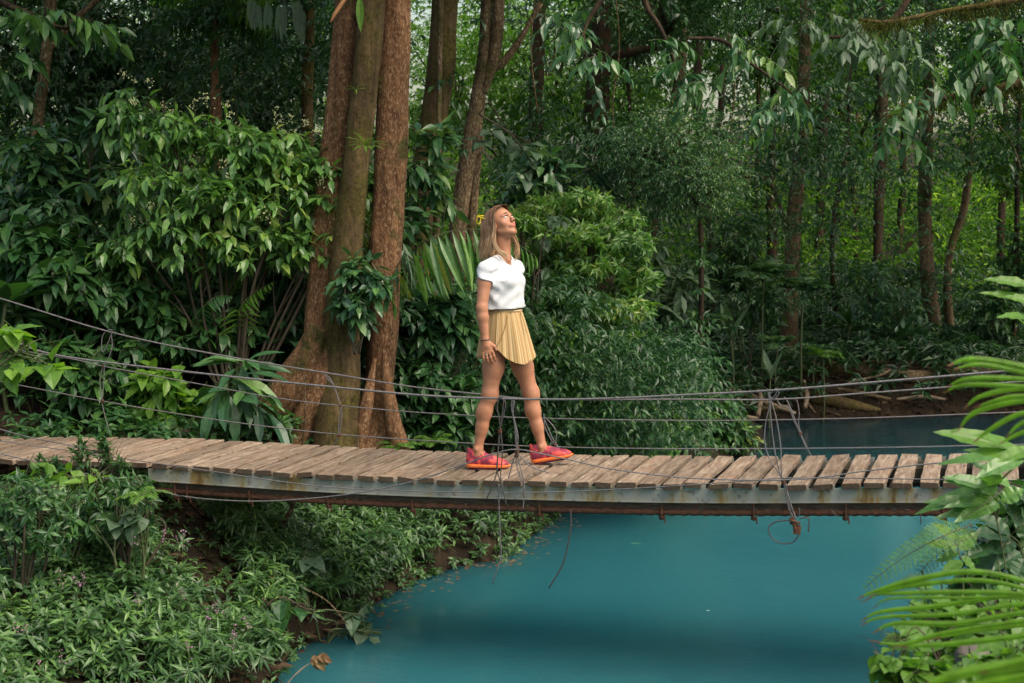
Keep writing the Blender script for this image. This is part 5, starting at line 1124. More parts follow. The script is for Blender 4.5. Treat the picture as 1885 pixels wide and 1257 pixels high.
mb = MB(); B = bank_pts(5200, (1100, 2100), (560, 785), 0, (21, 40)); B = B[(B[:, 1] > 25) | (RNG.uniform(0, 1, len(B)) < .5)]; B = B[river_sd(B[:, 0], B[:, 1]) > .1]; whorls(mb, B, .45, 7, .17, .06, prof='ovate', droop=.3, seg=1)
solo('far_bank_plants', mb, [L_DEEP, STEM], None, None, (0, 0, 0), kind='stuff')
# litter
mb = MB(); 
for (n, a, b, c) in ((3200, (-200, 1300), (600, 860), (11.6, 19)), (1000, (-100, 620), (860, 1300), (7.5, 12)), (5200, (1200, 2000), (560, 785), (21, 32))):
    B = bank_pts(n, a, b, 0, c); leaves(mb, B + UP * .015, rnd(len(B)) * [1, 1, .15], UP + rnd(len(B), .35), .12, .055, .1, .3, 1)
solo('leaf_litter', mb, [L_LITTER], None, None, (0, 0, 0), kind='stuff')
# spikes of pink blossom on the near bank
pk = [(110, 1055), (150, 1052), (300, 972), (325, 985), (335, 975), (60, 935), (425, 1165), (430, 1150), (380, 1122), (395, 1105), (30, 1145), (45, 1148), (110, 1195), (70, 1210), (140, 1060), (250, 1090), (330, 1075), (452, 1135), (240, 980), (345, 1180)]
for i, (a, b) in enumerate(pk):
    Y = 9.6 - (b - 950) / 300 * .9; p = P(a, b, Y); mb = MB(); q = p - [0, 0, .14]; tube(mb, [q, (p + q) / 2 + [.01, 0, 0], p], [.002, .002, .001], 4, 6, mi=1)
    n_ = 15; t = RNG.uniform(0, 1, (n_, 1)); pp = p + (UP * -.07 + [.02, 0, 0]) * t + rnd(n_) * .007 * (1 + t); leaves(mb, pp, rnd(n_), rnd(n_), .012, .010, 0, .4, 1)
    where = 'far left' if a < 80 else 'left' if a < 200 else 'middle' if a < 320 else 'right'
    solo('flower_spike', mb, [PINK, STEM], 'small spike of pink blossom rising from the whorled weeds on the near bank', 'flower', tuple(p), 'pink flower spikes on the near bank')

# ---- palms, fronds, ferns
def rosette(label, px, py, Y, n, L, LLf, LWf, mat, arch=.5, up=.8, name='young_palm', cat='palm', group=None, hgt=0.0, nl=22, kind='pinnate', droop=.3):
    g = ground_at(px, py, Y); t = P(px, py, Y); root = empty(name, tuple(float(v) for v in g)); top = t
    if t[2] - g[2] > .15:
        mb = MB(); tube(mb, [g - [0, 0, .1], (g + t) / 2 + rnd(1, .03)[0], t], [.03 * L, .022 * L, .018 * L], 8, 10); part('stem', mb, STEM, root, True)
    a0 = RNG.uniform(0, 6)
    for k in range(n):
        a = a0 + k * 2.4 + RNG.uniform(-.3, .3); e = up * RNG.uniform(.5, 1.3); d = norm([math.cos(a), math.sin(a), e]); mb = MB()
        if kind == 'pinnate': frond(mb, top, d, L * RNG.uniform(.75, 1.1), arch * RNG.uniform(.8, 1.2), nl, LLf, LWf, droop=droop, rr=.006 * L + .003)
        else: leaves(mb, [top], [d], UP + .4 * norm(-d), L * RNG.uniform(.7, 1.1), LWf, arch, .3, 7, 'lance' if kind == 'blade' else 'ovate')
        part('frond' if kind == 'pinnate' else 'leaf', mb, [mat, STEM], root)
    return tag(root, label, cat, group)
def pxfrond(label, path, Y, nl, LL, LW, mat, name='palm_frond', cat='palm frond', droop=.9, vee=.1, fwd=.35, rr=.006, prof='strap', seg=4, curl=.3, taper=True, sides=(1, -1), group=None, upv=None, start=.1, stemmat=None, sidev=None):
    pts = spline([P(a, b, Y + (c[0] if c else 0)) for a, b, *c in path], 40); root = empty(name, tuple(float(v) for v in pts[0])); t = np.linspace(0, 1, 40)
    mb = MB(); tube(mb, pts, rr * (1 - .75 * t), 5, caps=False); part('rachis', mb, stemmat or STEM, root, True)
    T = norm(np.gradient(pts, axis=0)); s = start + (1 - start) * np.linspace(0, 1, nl); pc = np.stack([np.interp(s, t, pts[:, i]) for i in range(3)], 1); pt = norm(np.stack([np.interp(s, t, T[:, i]) for i in range(3)], 1))
    u = np.asarray(upv if upv is not None else UP, float); S = norm(np.cross(pt, u)); N = np.cross(S, pt); f = (np.sin(math.pi * (.1 + .87 * np.linspace(0, 1, nl)) ** .85) ** .6 if taper else np.linspace(1, .15, nl))
    mb = MB()
    for sg in sides:
        d = norm(S * sg * (1 if sidev is None else sidev) + pt * fwd + N * vee - UP * droop + rnd(nl, .07)); leaves(mb, pc, d, N + rnd(nl, .12), LL * f * RNG.uniform(.9, 1.08, nl), LW * (.6 + .4 * f), curl, .3, seg, prof)
    part('leaflets', mb, [mat, STEM], root); return tag(root, label, cat, group)
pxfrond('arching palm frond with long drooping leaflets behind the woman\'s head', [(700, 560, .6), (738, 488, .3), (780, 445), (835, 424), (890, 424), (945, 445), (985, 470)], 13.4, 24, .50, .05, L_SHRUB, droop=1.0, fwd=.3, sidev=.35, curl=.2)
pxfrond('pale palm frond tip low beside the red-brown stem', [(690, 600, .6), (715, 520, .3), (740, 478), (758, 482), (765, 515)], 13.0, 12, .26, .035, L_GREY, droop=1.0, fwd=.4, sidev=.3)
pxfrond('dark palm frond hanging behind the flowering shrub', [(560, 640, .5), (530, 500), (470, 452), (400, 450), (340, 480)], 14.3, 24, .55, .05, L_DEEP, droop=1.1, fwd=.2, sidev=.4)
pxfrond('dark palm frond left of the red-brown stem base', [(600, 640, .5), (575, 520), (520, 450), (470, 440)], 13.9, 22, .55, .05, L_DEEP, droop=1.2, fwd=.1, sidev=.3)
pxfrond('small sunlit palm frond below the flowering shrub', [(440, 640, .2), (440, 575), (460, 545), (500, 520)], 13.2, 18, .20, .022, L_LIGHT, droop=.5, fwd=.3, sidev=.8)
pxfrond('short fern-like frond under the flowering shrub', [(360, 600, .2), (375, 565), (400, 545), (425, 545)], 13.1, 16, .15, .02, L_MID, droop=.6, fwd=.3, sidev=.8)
pxfrond('feathery palm frond across the fern-clad trunk', [(1075, 330, .6), (1105, 250), (1140, 235), (1185, 262)], 18.5, 22, .42, .035, L_BLUE, droop=.7, fwd=.4, sidev=.7)
pxfrond('second feathery frond below the first on the fern-clad trunk', [(1060, 400, .6), (1085, 330), (1120, 305), (1160, 320)], 18.5, 20, .38, .035, L_DEEP, droop=.7, fwd=.4, sidev=.7)
pxfrond('grey feathery frond beside the dark straight trunk', [(975, 300, .4), (1000, 262), (1030, 262), (1060, 290)], 19, 18, .35, .035, L_GREY, droop=.9, fwd=.3, sidev=.6)
for args in (('tall young palm at the foot of the mossy brown trunk', 1405, 520, 22.5, 9, 1.2, .38, .05), ('young palm left of the tall one on the far bank', 1345, 545, 22.8, 8, .9, .3, .045), ('young palm in front of the mossy brown trunk', 1478, 545, 22.4, 8, 1.1, .34, .05),
             ('low palm among the logs of the far bank', 1432, 640, 22.0, 7, .75, .26, .04), ('spreading low palm right of the mossy brown trunk', 1500, 655, 22.6, 7, .7, .26, .04), ('palm beneath the pole tree on the far bank', 1300, 600, 21.5, 8, .8, .3, .045), ('bright little palm beside the fallen log', 1515, 660, 21.6, 6, .6, .22, .035)):
    args = args[:5] + (args[5] * .6, args[6] * .6, args[7] * .6); rosette(*args, L_LIGHT if 'bright' in args[0] else L_BLUE, arch=.5, up=1.5)
for lab, a, b, Y, n in (('strap-leaved rosette plant left of the brown trunk foot', 1565, 600, 25, 16), ('strap-leaved rosette plant in the middle of the far bank', 1625, 590, 26, 18), ('strap-leaved rosette low beside the far trunks', 1660, 625, 24.6, 14)):
    rosette(lab, a, b, Y, n, .75, 0, .07, L_DEEP, arch=.3, up=.9, name='strap_leaved_plant', cat='plant', kind='blade')
rosette('split-leaved plant standing over the root tangle', 1346, 625, 21.6, 3, .55, 0, .16, L_GREY, arch=.05, up=3.0, name='split_leaved_plant', cat='plant', kind='broad')
rosette('second split-leaved plant down by the root tangle', 1418, 700, 21.0, 3, .45, 0, .10, L_GREY, arch=.05, up=2.5, name='split_leaved_plant', cat='plant', kind='broad')
rosette('giant dark broad-leaved plant at the left edge', 10, 560, 13.0, 6, .75, 0, .26, L_MID, arch=.35, up=.8, name='giant_leaved_plant', cat='plant', kind='broad')
rosette('dim giant-leaved plant beside the railing hanger on the left', 130, 620, 13.4, 5, .55, 0, .2, L_DEEP, arch=.35, up=.7, name='giant_leaved_plant', cat='plant', kind='broad')
# crown of the red palm at the top
pr = empty('palm_tree', tuple(float(v) for v in ground_at(398, 215, 17))); pts, rad = stem_from_px([(398, 215, 10), (396, 150, 7), (394, 90, 7), (396, 20, 6)], 17); mb = MB(); tube(mb, pts, rad, 10, 40, rough=.08)
part('trunk', mb, BARK_RED, pr, True); tp = P(396, 12, 17)
for k, (dx, dz_, L) in enumerate(((1, .15, .75), (.8, .6, .8), (-.6, .5, .8), (.3, 1, .9), (-.2, 1, .9), (-1, .2, .6), (.9, -.1, .6), (.5, .1, .7))):
    mb = MB(); frond(mb, tp, [dx, -.4 + .15 * k, dz_], L, .5, 24, .34, .03, droop=.7, rr=.012); part('frond', mb, [L_LIGHT if k < 3 else L_MID, STEM], pr)
tag(pr, 'slender palm with a reddish stem and fine fronds above the flowering shrub', 'palm')
# tall red palm: ferns along the shore and the deck
def fern(label, px, py, Y, n, L, mat=L_LIGHT, floor=True):
    t = P(px, py, Y); root = empty('fern', tuple(float(v) for v in t)); a0 = RNG.uniform(0, 6)
    for k in range(n):
        a = a0 + k * 2.4; d = norm([math.cos(a), math.sin(a) - .4, RNG.uniform(.4, 1.1)]); mb = MB(); frond(mb, t, d, L * RNG.uniform(.7, 1.1), .5, 20, L * .24, L * .05, droop=.05, rr=.003, prof='lance', seg=2, vee=.05, fwd=.25); part('frond', mb, [mat, STEM], root)
    return tag(root, label, 'fern')
for q in (('fern on the bank directly under the bridge beams', 475, 965, 11.6, 9, .30, L_MID), ('fern by the round-leaved vine above the shore', 605, 1075, 11.0, 7, .24, L_MID), ('fern hidden in the shore bushes below the woman', 690, 985, 12.2, 8, .3, L_MID), ('light fern peeping over the deck left of the woman', 800, 812, 13.4, 8, .26, L_LIGHT),
          ('fern beside the red-brown stem at deck level', 735, 822, 13.0, 7, .24, L_LIGHT), ('small fern in the dark hollow below the deck end', 520, 1010, 11.3, 7, .22, L_MID), ('fern in the shade left of the heart-leaved climber', 170, 660, 12.9, 7, .3, L_MID), ('fern hanging over the near end of the steel channel', 262, 915, 9.7, 7, .2, L_LIGHT)): fern(*q)
# overhanging branches at the top of the picture
def branch(label, path, Y, sprs, mat, LL=.13, LW=.05, K=8, droop=.7, bark=BARK_DARK, prof='ovate', name='hanging_branch', moss=False, cat='branch'):
    pts = [P(a, b, Y) for a, b, _ in path]; root = empty(name, tuple(float(v) for v in pts[0])); mb = MB(); tube(mb, pts, [h * Y / F_PX for *_, h in path], 8, len(pts) * 8, rough=.15); part('wood', mb, bark, root, True)
    B = []; D = []
    for (a, b, rx, ry, n) in sprs:
        n = max(3, int(n * .6)); p = Pv(a + RNG.normal(0, rx * .6, n), b + RNG.normal(0, ry * .6, n), Y + RNG.normal(0, .25, n)); B.append(p); D.append(norm(rnd(n) * [1, .7, .3] - UP * .25))
    B = np.concatenate(B); D = np.concatenate(D); mb = MB(); sprays(mb, B, D, RNG.uniform(.15, .3, len(B)), K, LL, LW, droop, 3, prof, 0, 1, sag=.4, curl=.3); part('foliage', mb, [mat, STEM], root)
    if moss:
        n = 1500; t = (RNG.integers(0, 26, n) + RNG.normal(0, .5, n) * .7).clip(0, 26) / 26; sp = spline(pts, 60); c = sp[(t * 59).astype(int)] + rnd(n) * [.03, .03, .02] - UP * .01; mb = MB(); leaves(mb, c, rnd(n, .7) - UP, rnd(n), RNG.uniform(.03, .2, n) * RNG.uniform(.3, 1, n), .007, .2, .2, 2, 'strap'); part('moss', mb, L_MOSS, root)
    return tag(root, label, cat)
L_MOSS = leafmat('hanging_moss', [(.035, .042, .010), (.06, .068, .015), (.10, .10, .025)], .3, .8, .1)
branch('spray of bluish leaves hanging at the top right of the forked tree', [(1150, -60, 7), (1100, 10, 5), (1075, 60, 3), (1080, 110, 2)], 12.6, [(1060, 20, 32, 26, 9), (1100, 60, 26, 26, 8), (1085, 100, 20, 16, 5)], L_BLUE)
branch('leafy branch drooping over the central clearing', [(1175, -60, 6), (1190, 10, 5), (1215, 50, 4), (1240, 110, 3), (1255, 150, 2)], 13.0, [(1245, 90, 25, 25, 7), (1275, 140, 30, 20, 8), (1215, 60, 22, 22, 5), (1310, 150, 22, 14, 5)], L_MID)
branch('long arching branch of bright and bluish leaves above the far bank', [(1265, 70, 3), (1330, 75, 4), (1380, 115, 3), (1430, 150, 2.5), (1470, 180, 2)], 13.0, [(1350, 60, 30, 18, 8), (1400, 100, 28, 20, 8), (1455, 150, 25, 14, 8), (1475, 165, 16, 14, 5), (1420, 210, 14, 10, 3)], L_BLUE)
branch('branch of grey-violet leaves at the upper right', [(1700, -60, 8), (1650, 30, 6), (1590, 60, 4), (1520, 70, 3)], 15.5, [(1600, 60, 50, 25, 18), (1660, 100, 45, 22, 14), (1560, 30, 40, 20, 10), (1490, 30, 40, 18, 10)], L_GREY, LL=.17, LW=.07)
branch('mossy bough entering from the upper right corner', [(1960, 110, 12), (1885, 150, 9), (1810, 165, 7), (1740, 180, 5), (1680, 195, 4), (1630, 215, 2)], 11.5, [(1820, 100, 45, 25, 10), (1760, 130, 45, 25, 9), (1700, 200, 40, 16, 7), (1640, 225, 26, 14, 5), (1870, 60, 30, 30, 7)], L_MID, moss=True, LL=.14, LW=.06, droop=.4, bark=BARK_MOSS)
branch('moss-draped branch along the top right edge', [(1960, -20, 8), (1840, 5, 7), (1740, 20, 5), (1640, 40, 4), (1580, 35, 2)], 12.5, [(1850, 30, 40, 14, 5)], L_MID, moss=True, bark=BARK_MOSS)
branch('dark leafy branch crossing the upper left corner', [(-60, -20, 8), (40, 20, 6), (110, 50, 4), (160, 45, 3)], 13.0, [(40, 20, 50, 20, 12), (110, 30, 40, 20, 10), (15, 110, 25, 25, 8)], L_MID, LL=.18, LW=.075)
for lab, a, L, Y in (('pale hanging strap leaves of a perched plant near the red palm', 478, 50, 15.5), ('second perched plant with pale strap leaves left of the red stems', 535, 65, 15.5)):
    root = empty('perched_plant', tuple(float(v) for v in P(a, 8, Y)))
    for k in range(9):
        mb = MB(); leaves(mb, [P(a + RNG.uniform(-22, 26), RNG.uniform(-5, 20), Y)], [[RNG.uniform(-.12, .12), -.1, -1]], [[0, -1, .2]], L * Y / F_PX * RNG.uniform(.7, 1.1), .045, .05, .3, 6, 'strap'); part('leaf', mb, L_GREY, root)
    tag(root, lab, 'perched plant')
# plants perched on the stems of the big tree
for lab, a, b, L, n, mt in (('tuft of narrow leaves perched where the mossy stem meets the shrub', 672, 268, .17, 12, L_LIGHT), ('small pale seedling growing on the mossy stem', 655, 165, .09, 5, L_LIGHT)):
    root = empty('epiphyte', tuple(float(v) for v in P(a, b, 12.65)))
    for k in range(n):
        an = k * 2.4; mb = MB(); leaves(mb, [P(a, b, 12.65)], [[math.cos(an), -.6, .5 + .5 * math.sin(an)]], [[0, -.3, 1]], L * RNG.uniform(.6, 1.1), L * .14, .45, .3, 4, 'lance'); part('leaf', mb, mt, root)
    tag(root, lab, 'perched plant')
mb = MB(); leaves(mb, [P(662, -6, 12.6)], [[.02, 0, -1]], [[0, -1, .1]], .26, .06, .02, .3, 7, 'ovate'); solo('hanging_leaf', mb, [L_LIGHT], 'single long pale leaf hanging in front of the mossy stem at the top', 'leaf', tuple(P(662, -6, 12.6)))
mb = MB(); tube(mb, [P(608, 42, 12.65), P(620, 20, 12.65), P(645, -15, 12.65)], [.004, .016, .012], 6, 10); solo('bark_strip', mb, [simple('orange_bark', (.42, .20, .09), .8, n2=(.30, .13, .06))], 'orange strip of peeling bark left of the red stems at the top', 'bark strip', tuple(P(608, 42, 12.65)), smooth=True)
# lianas
for i, (pth, Y, r) in enumerate((([(432, -20), (436, 60), (430, 160), (438, 230)], 18.5, .006), ([(447, -20), (444, 90), (450, 190)], 19, .005), ([(470, -20), (466, 60), (472, 150), (468, 215)], 17.8, .005), ([(1132, -20), (1140, 90), (1128, 190), (1136, 300)], 19, .009), ([(985, -20), (978, 100), (990, 210)], 18, .008),
        ([(1630, 180), (1606, 300), (1600, 400)], 28, .012), ([(1340, 60), (1352, 160), (1342, 260)], 20, .008), ([(1395, 150), (1400, 250), (1390, 350)], 24, .01), ([(1560, 100), (1555, 250), (1566, 380)], 26, .012), ([(1838, 230), (1862, 262), (1880, 312)], 12, .005), ([(1880, 238), (1864, 262)], 12, .004), ([(560, 690), (562, 760), (556, 820)], 12.3, .006))):
    mb = MB(); tube(mb, [P(a, b, Y + .05 * k) for k, (a, b) in enumerate(pth)], r, 5, 20, rough=.1)
    lab = ['thin liana hanging beside the red palm stem', 'liana next to the red palm stem, the middle of three', 'liana just left of the mossy straight trunk', 'liana beside the wide dark trunk', 'liana in front of the dark straight trunk', 'liana trailing from the skirted black palm', 'liana under the arching branch', 'liana left of the mossy brown trunk', 'liana between the far dark trunks', 'bare pale twig near the right edge below the mossy bough', 'short side twig of the bare pale twig', 'pale root running down the front of the buttress root'][i]
    solo('liana' if i < 9 else 'bare_twig' if i < 11 else 'pale_root', mb, BARK_BROWN, lab, 'vine' if i < 9 else 'twig', tuple(P(pth[0][0], pth[0][1], Y)), smooth=True)
# logs and driftwood of the far bank
def hit(px, py):
    Ys = np.linspace(14, 45, 700); Q_ = Pv(np.full(700, float(px)), np.full(700, float(py)), Ys); k = np.nonzero(Q_[:, 2] < height(Q_[:, 0], Q_[:, 1]))[0]; return Ys[k[0]] if len(k) else 24.0
def glog(label, path, mat=BARK_BROWN, name='fallen_branch', cat='fallen branch', group=None, k=1.0, lift=0.0):
    y0 = [hit(a, b + h * .8) - lift for a, b, h in path]; ym = float(np.median(y0)); return log(label, [(a, b, h * k, float(np.clip(y, ym - .5, ym + .5)) - ym) for (a, b, h), y in zip(path, y0)], ym, mat, name, cat, group)
def log(label, path, Y, mat=BARK_BROWN, name='fallen_branch', cat='fallen branch', group=None, moss=False):
    pts = [P(a, b, Y + (c[0] if c else 0)) for a, b, h, *c in path]; mb = MB(); tube(mb, pts, [q[2] * Y / F_PX for q in path], 10, len(pts) * 8, rough=.14, seed=Y)
    return solo(name, mb, mat, label, cat, tuple(pts[0]), group, smooth=True)
glog('long fallen log lying across the far bank', [(1380, 690, 10), (1450, 678, 13), (1540, 678, 14), (1640, 690, 13), (1700, 694, 13), (1780, 688, 14), (1920, 676, 16)], name='fallen_log', cat='log')
log('dark log half hidden behind the long one', [(1600, 664, 6), (1720, 676, 8), (1900, 662, 9)], 25, BARK_DARK, name='fallen_log', cat='log')
glog('mossy forked log sloping down to the far water', [(1455, 712, 7), (1490, 732, 9), (1540, 740, 11), (1590, 750, 8), (1620, 755, 4)], BARK_MOSS, name='fallen_log', cat='log')
log('thin pale log at the water line of the far bank', [(1425, 760, 4), (1470, 757, 5), (1530, 755, 3)], 23.6, BARK_BROWN, name='fallen_log', cat='log')
dw = [[(1322, 675, 3), (1345, 710, 6), (1362, 735, 4)], [(1290, 708, 2), (1330, 695, 4), (1380, 715, 5), (1430, 735, 4)], [(1350, 665, 2), (1362, 700, 4), (1366, 740, 4)], [(1300, 735, 3), (1350, 720, 5), (1420, 745, 4), (1465, 760, 2)],
      [(1385, 705, 4), (1400, 730, 4), (1395, 765, 4)], [(1425, 690, 3), (1465, 720, 4), (1500, 760, 2)], [(1500, 660, 1.5), (1540, 665, 2), (1575, 680, 1.5)], [(1560, 705, 1.5), (1620, 690, 2), (1640, 680, 1)], [(1345, 745, 4), (1400, 752, 5), (1450, 748, 3)], [(1480, 700, 2), (1485, 725, 4), (1482, 750, 3)], [(1650, 735, 2), (1700, 730, 3), (1740, 735, 2)], [(1540, 715, 2), (1580, 722, 3), (1640, 735, 2)],
      [(1310, 760, 3), (1350, 765, 4), (1395, 770, 2)], [(1370, 660, 2), (1400, 690, 3), (1445, 705, 2)]]
DRIFT = simple('bleached_driftwood', (.10, .07, .045), .85, n2=(.24, .18, .12), scale=14, bump=.4, stretch=(1, 1, 1))
for i, q in enumerate(dw): glog('bare branch caught in the driftwood tangle on the far bank', q, [DRIFT, BARK_BROWN][i % 3 == 2], k=1.25, lift=.25 + .06 * (i % 5), group='driftwood branches of the far bank')
# roots and stump below the deck end, stone in the river
def lump(label, px, py, Y, r, mat, name, cat):
    c = P(px, py, Y); mb = MB(); S_ = SDF(c - max(r) * 1.7, c + max(r) * 1.7, max(r) / 16); S_.ell(c, r, None, .01)
    for k in range(7): S_.ell(c + norm(rnd(1))[0] * r * .7, np.array(r) * RNG.uniform(.3, .6), None, max(r) * .3)
    X, Yy, Z = np.meshgrid(*S_.ax, indexing='ij'); S_.F += (vnoise(np.stack([X, Yy, Z], -1), 3.2 / max(r), 2) * max(r) * .07).astype(np.float32); S_.mesh(mb)
    return solo(name, mb, mat, label, cat, tuple(c), smooth=True)
STONE = simple('wet_stone', (.07, .06, .05), .6, .4, n2=(.14, .12, .10), scale=12, bump=.5)
lump('brown stump breaking the water just beyond the deck edge', 1082, 938, 15.6, (.11, .09, .06), BARK_BROWN, 'river_stump', 'stump')
lump('flat grey stone at the waterline of the left bank', 905, 1030, 13.3, (.10, .08, .04), STONE, 'river_stone', 'stone')
lump('small rounded stone among the shore weeds', 500, 1165, 10.8, (.10, .09, .07), STONE, 'bank_stone', 'stone')
lump('grey-green rock showing through the leaves at the lower right', 1790, 1212, 5.0, (.05, .05, .045), STONE, 'bank_rock', 'stone')
lump('dark mossy stump beneath the deck end', 385, 950, 11.9, (.26, .2, .22), BARK_MOSS, 'mossy_stump', 'stump')
log('mossy root dropping from the stump beneath the deck', [(395, 915, 16), (408, 945, 14), (420, 975, 11), (430, 1005, 7)], 11.7, BARK_MOSS, 'exposed_root', 'root')
log('crooked pale root beside the round-leaved vine', [(520, 1030, 6), (535, 1055, 9), (545, 1090, 11), (555, 1110, 14), (545, 1150, 16)], 10.9, BARK_BROWN, 'exposed_root', 'root')
log('thin root crossing the shaded bank under the bridge', [(545, 915, 3), (530, 950, 5), (505, 985, 6), (490, 1010, 5)], 11.6, BARK_BROWN, 'exposed_root', 'root')
log('slender stick leaning across the shore weeds', [(470, 1055, 1.5), (540, 1075, 2), (600, 1105, 1.5), (640, 1150, 1)], 10.6, BARK_BROWN, 'leaning_stick', 'stick')
# dry twig with a withered leaf in front of the water
Y = 7.6; root = empty('withered_twig', tuple(float(v) for v in P(520, 1270, Y))); mb = MB(); tube(mb, [P(515, 1275, Y), P(550, 1235, Y), (P(578, 1217, Y)), P(590, 1207, Y)], [.003, .0025, .002, .0015], 5, 16); tube(mb, [P(540, 1246, Y), P(565, 1225, Y), P(592, 1212, Y)], [.002, .0015, .001], 5, 10); part('stem', mb, simple('straw', (.32, .24, .16), .8), root, True)
mb = MB(); leaves(mb, [P(578, 1205, Y), P(582, 1210, Y), P(590, 1207, Y), P(584, 1207, Y)], [[.25, -.3, -1], [.6, -.2, -.8], [.3, .2, -1], [.9, 0, -.3]], [[0, -1, .2], [.3, -1, .3], [-.5, -1, 0], [0, -1, .6]], .075, .045, .5, .5, 5, 'ovate', wav=.1); part('leaf', mb, L_DRY, root)
tag(root, 'dry straw-coloured twig with a withered leaf in front of the water', 'twig')
# floating leaves
mb = MB(); n = 150; pts = []
for k in range(n):
    i = RNG.integers(2, len(shore) - 4); t = RNG.uniform(); a = np.array(shore[i]) * (1 - t) + np.array(shore[i + 1]) * t; pts.append([a[0] + abs(RNG.normal(0, .14)) + .02, a[1] - abs(RNG.normal(0, .12)), WATER_Z + .006])
leaves(mb, pts, rnd(n) * [1, 1, 0], UP + rnd(n, .05), RNG.uniform(.03, .08, n), .03, .02, .1, 2); solo('floating_debris', mb, [L_DRY], None, None, (0, 0, 0), kind='stuff')
mb = MB(); leaves(mb, [G(1160, 1000, WATER_Z + .008)], [[1, .1, 0]], [UP], .10, .03, .02, .1, 4); solo('floating_leaf', mb, [L_LIGHT], 'lone yellow leaf floating on the open water', 'leaf', tuple(G(1160, 1000, WATER_Z + .008)))
mb = MB(); leaves(mb, [G(1300, 1124, WATER_Z + .008)], [[1, .3, 0]], [UP], .03, .015, .02, .1, 3); solo('floating_petal', mb, [simple('white_petal', (.7, .7, .65), .6)], 'tiny white petal floating on the turquoise water', 'petal', tuple(G(1300, 1124, WATER_Z + .008)))

# ---- the close plants on the right
def blade(mb, pts, wpx, Y, mi=0, n=26, fold=.6):
    q = spline(np.array([[*P(a, b, Y + (c[0] if c else 0))] for a, b, *c in pts]), n); t = np.linspace(0, 1, n); T = norm(np.gradient(q, axis=0)); w = wpx * .72 * Y / F_PX * .5 * np.minimum(1, (t / .35) ** .8 + .06) * (1 - .25 * t)
    cam_d = norm(q - np.array([0, 0, EYE])); S = norm(np.cross(T, cam_d) + UP * .12); Nn = np.cross(S, T); Nn = np.where(Nn[:, 2:3] < 0, -Nn, Nn)
    V = np.stack([q + S * (w * x)[:, None] - Nn * (w * z)[:, None] for x, z in ((1, .55), (.66, .28), (.5, .38), (.12, .0), (0, .14), (-.12, .0), (-.5, .38), (-.66, .28), (-1, .55))], 1).reshape(-1, 3)
    Q = [[i * 9 + j, i * 9 + j + 1, (i + 1) * 9 + j + 1, (i + 1) * 9 + j] for i in range(n - 1) for j in range(8)]
    mb.add(V, quads=Q[16:], mi=mi); mb.add(V[:27], quads=Q[:16], mi=1)
def blades(label, Y, lst, mat, name='palm_frond', cat='palm frond', hub=(2150, 760)):
    root = empty(name, tuple(float(v) for v in P(*hub, Y)))
    mb = MB(); tube(mb, [P(*hub, Y), P(hub[0] + 150, hub[1] + 120, Y + .1)], [.008, .014], 6); part('stalk', mb, STEM, root, True)
    for pts, w_ in lst:
        mb = MB(); blade(mb, list(pts) + [(hub[0], hub[1], 0)], w_, Y); part('leaflet', mb, [mat, L_DRY], root)
    return tag(root, label, cat)
TIPM = L_BRIGHT
blades('bright green palm frond reaching in from the right over the cables', 3.6, [([(1743, 674, -.1), (1790, 661), (1885, 676), (1990, 705)], 20), ([(1752, 681, -.05), (1800, 671), (1885, 686), (1990, 712)], 14), ([(1740, 714), (1783, 697), (1885, 698), (1990, 715)], 15), ([(1735, 724), (1777, 708), (1885, 712), (1990, 725)], 14),
    ([(1773, 753), (1807, 729), (1885, 715), (1990, 730)], 15), ([(1790, 751), (1840, 735), (1885, 729), (1990, 738)], 13), ([(1760, 796), (1797, 758), (1885, 737), (1990, 745)], 18), ([(1790, 816), (1824, 790), (1885, 760), (1990, 752)], 15), ([(1838, 818), (1885, 795), (1990, 765)], 14), ([(1850, 806), (1890, 775), (1990, 757)], 14)], TIPM)
blades('close palm frond fanning over the water at the lower right', 3.9, [([(1576, 1104), (1612, 1088), (1690, 1066), (1790, 1052), (1885, 1070), (1990, 1110)], 17), ([(1584, 1110), (1630, 1088), (1700, 1075), (1800, 1068), (1885, 1083), (1990, 1118)], 14), ([(1600, 1096), (1650, 1092), (1760, 1090), (1885, 1094), (1990, 1122)], 15),
    ([(1604, 1122), (1640, 1102), (1760, 1100), (1885, 1102), (1990, 1126)], 9), ([(1582, 1145), (1622, 1126), (1720, 1116), (1885, 1096), (1990, 1128)], 15), ([(1583, 1153), (1625, 1136), (1760, 1130), (1885, 1112), (1990, 1130)], 13), ([(1604, 1167), (1650, 1147), (1760, 1148), (1885, 1128), (1990, 1132)], 17),
    ([(1596, 1178), (1660, 1186), (1740, 1165), (1885, 1143), (1990, 1138)], 14), ([(1640, 1190), (1740, 1186), (1885, 1170), (1990, 1150)], 18), ([(1700, 1180), (1800, 1160), (1885, 1150), (1990, 1140)], 14)], TIPM, hub=(2180, 1130))
blades('very close blurred palm frond across the bottom right corner', 2.3, [([(1690, 1268), (1760, 1242), (1885, 1222), (2050, 1200)], 36), ([(1740, 1282), (1800, 1262), (1885, 1245), (2050, 1225)], 40), ([(1800, 1240), (1885, 1216), (2050, 1180)], 26)], TIPM, hub=(2300, 1180))
def bigleaf(mb, base, tip, wpx, Y, dY=0, prof='ovate', curl=.12, ser=0):
    a = P(*base, Y); b = P(*tip, Y + dY); L = np.linalg.norm(b - a); leaves(mb, [a + UP * curl * L * .3], [norm(b - a) + UP * curl * .4], [[0, -.75, 1]], L, wpx * Y / F_PX * 1.15, curl, .22, 9, prof, wav=.02 if ser == 0 else .05)
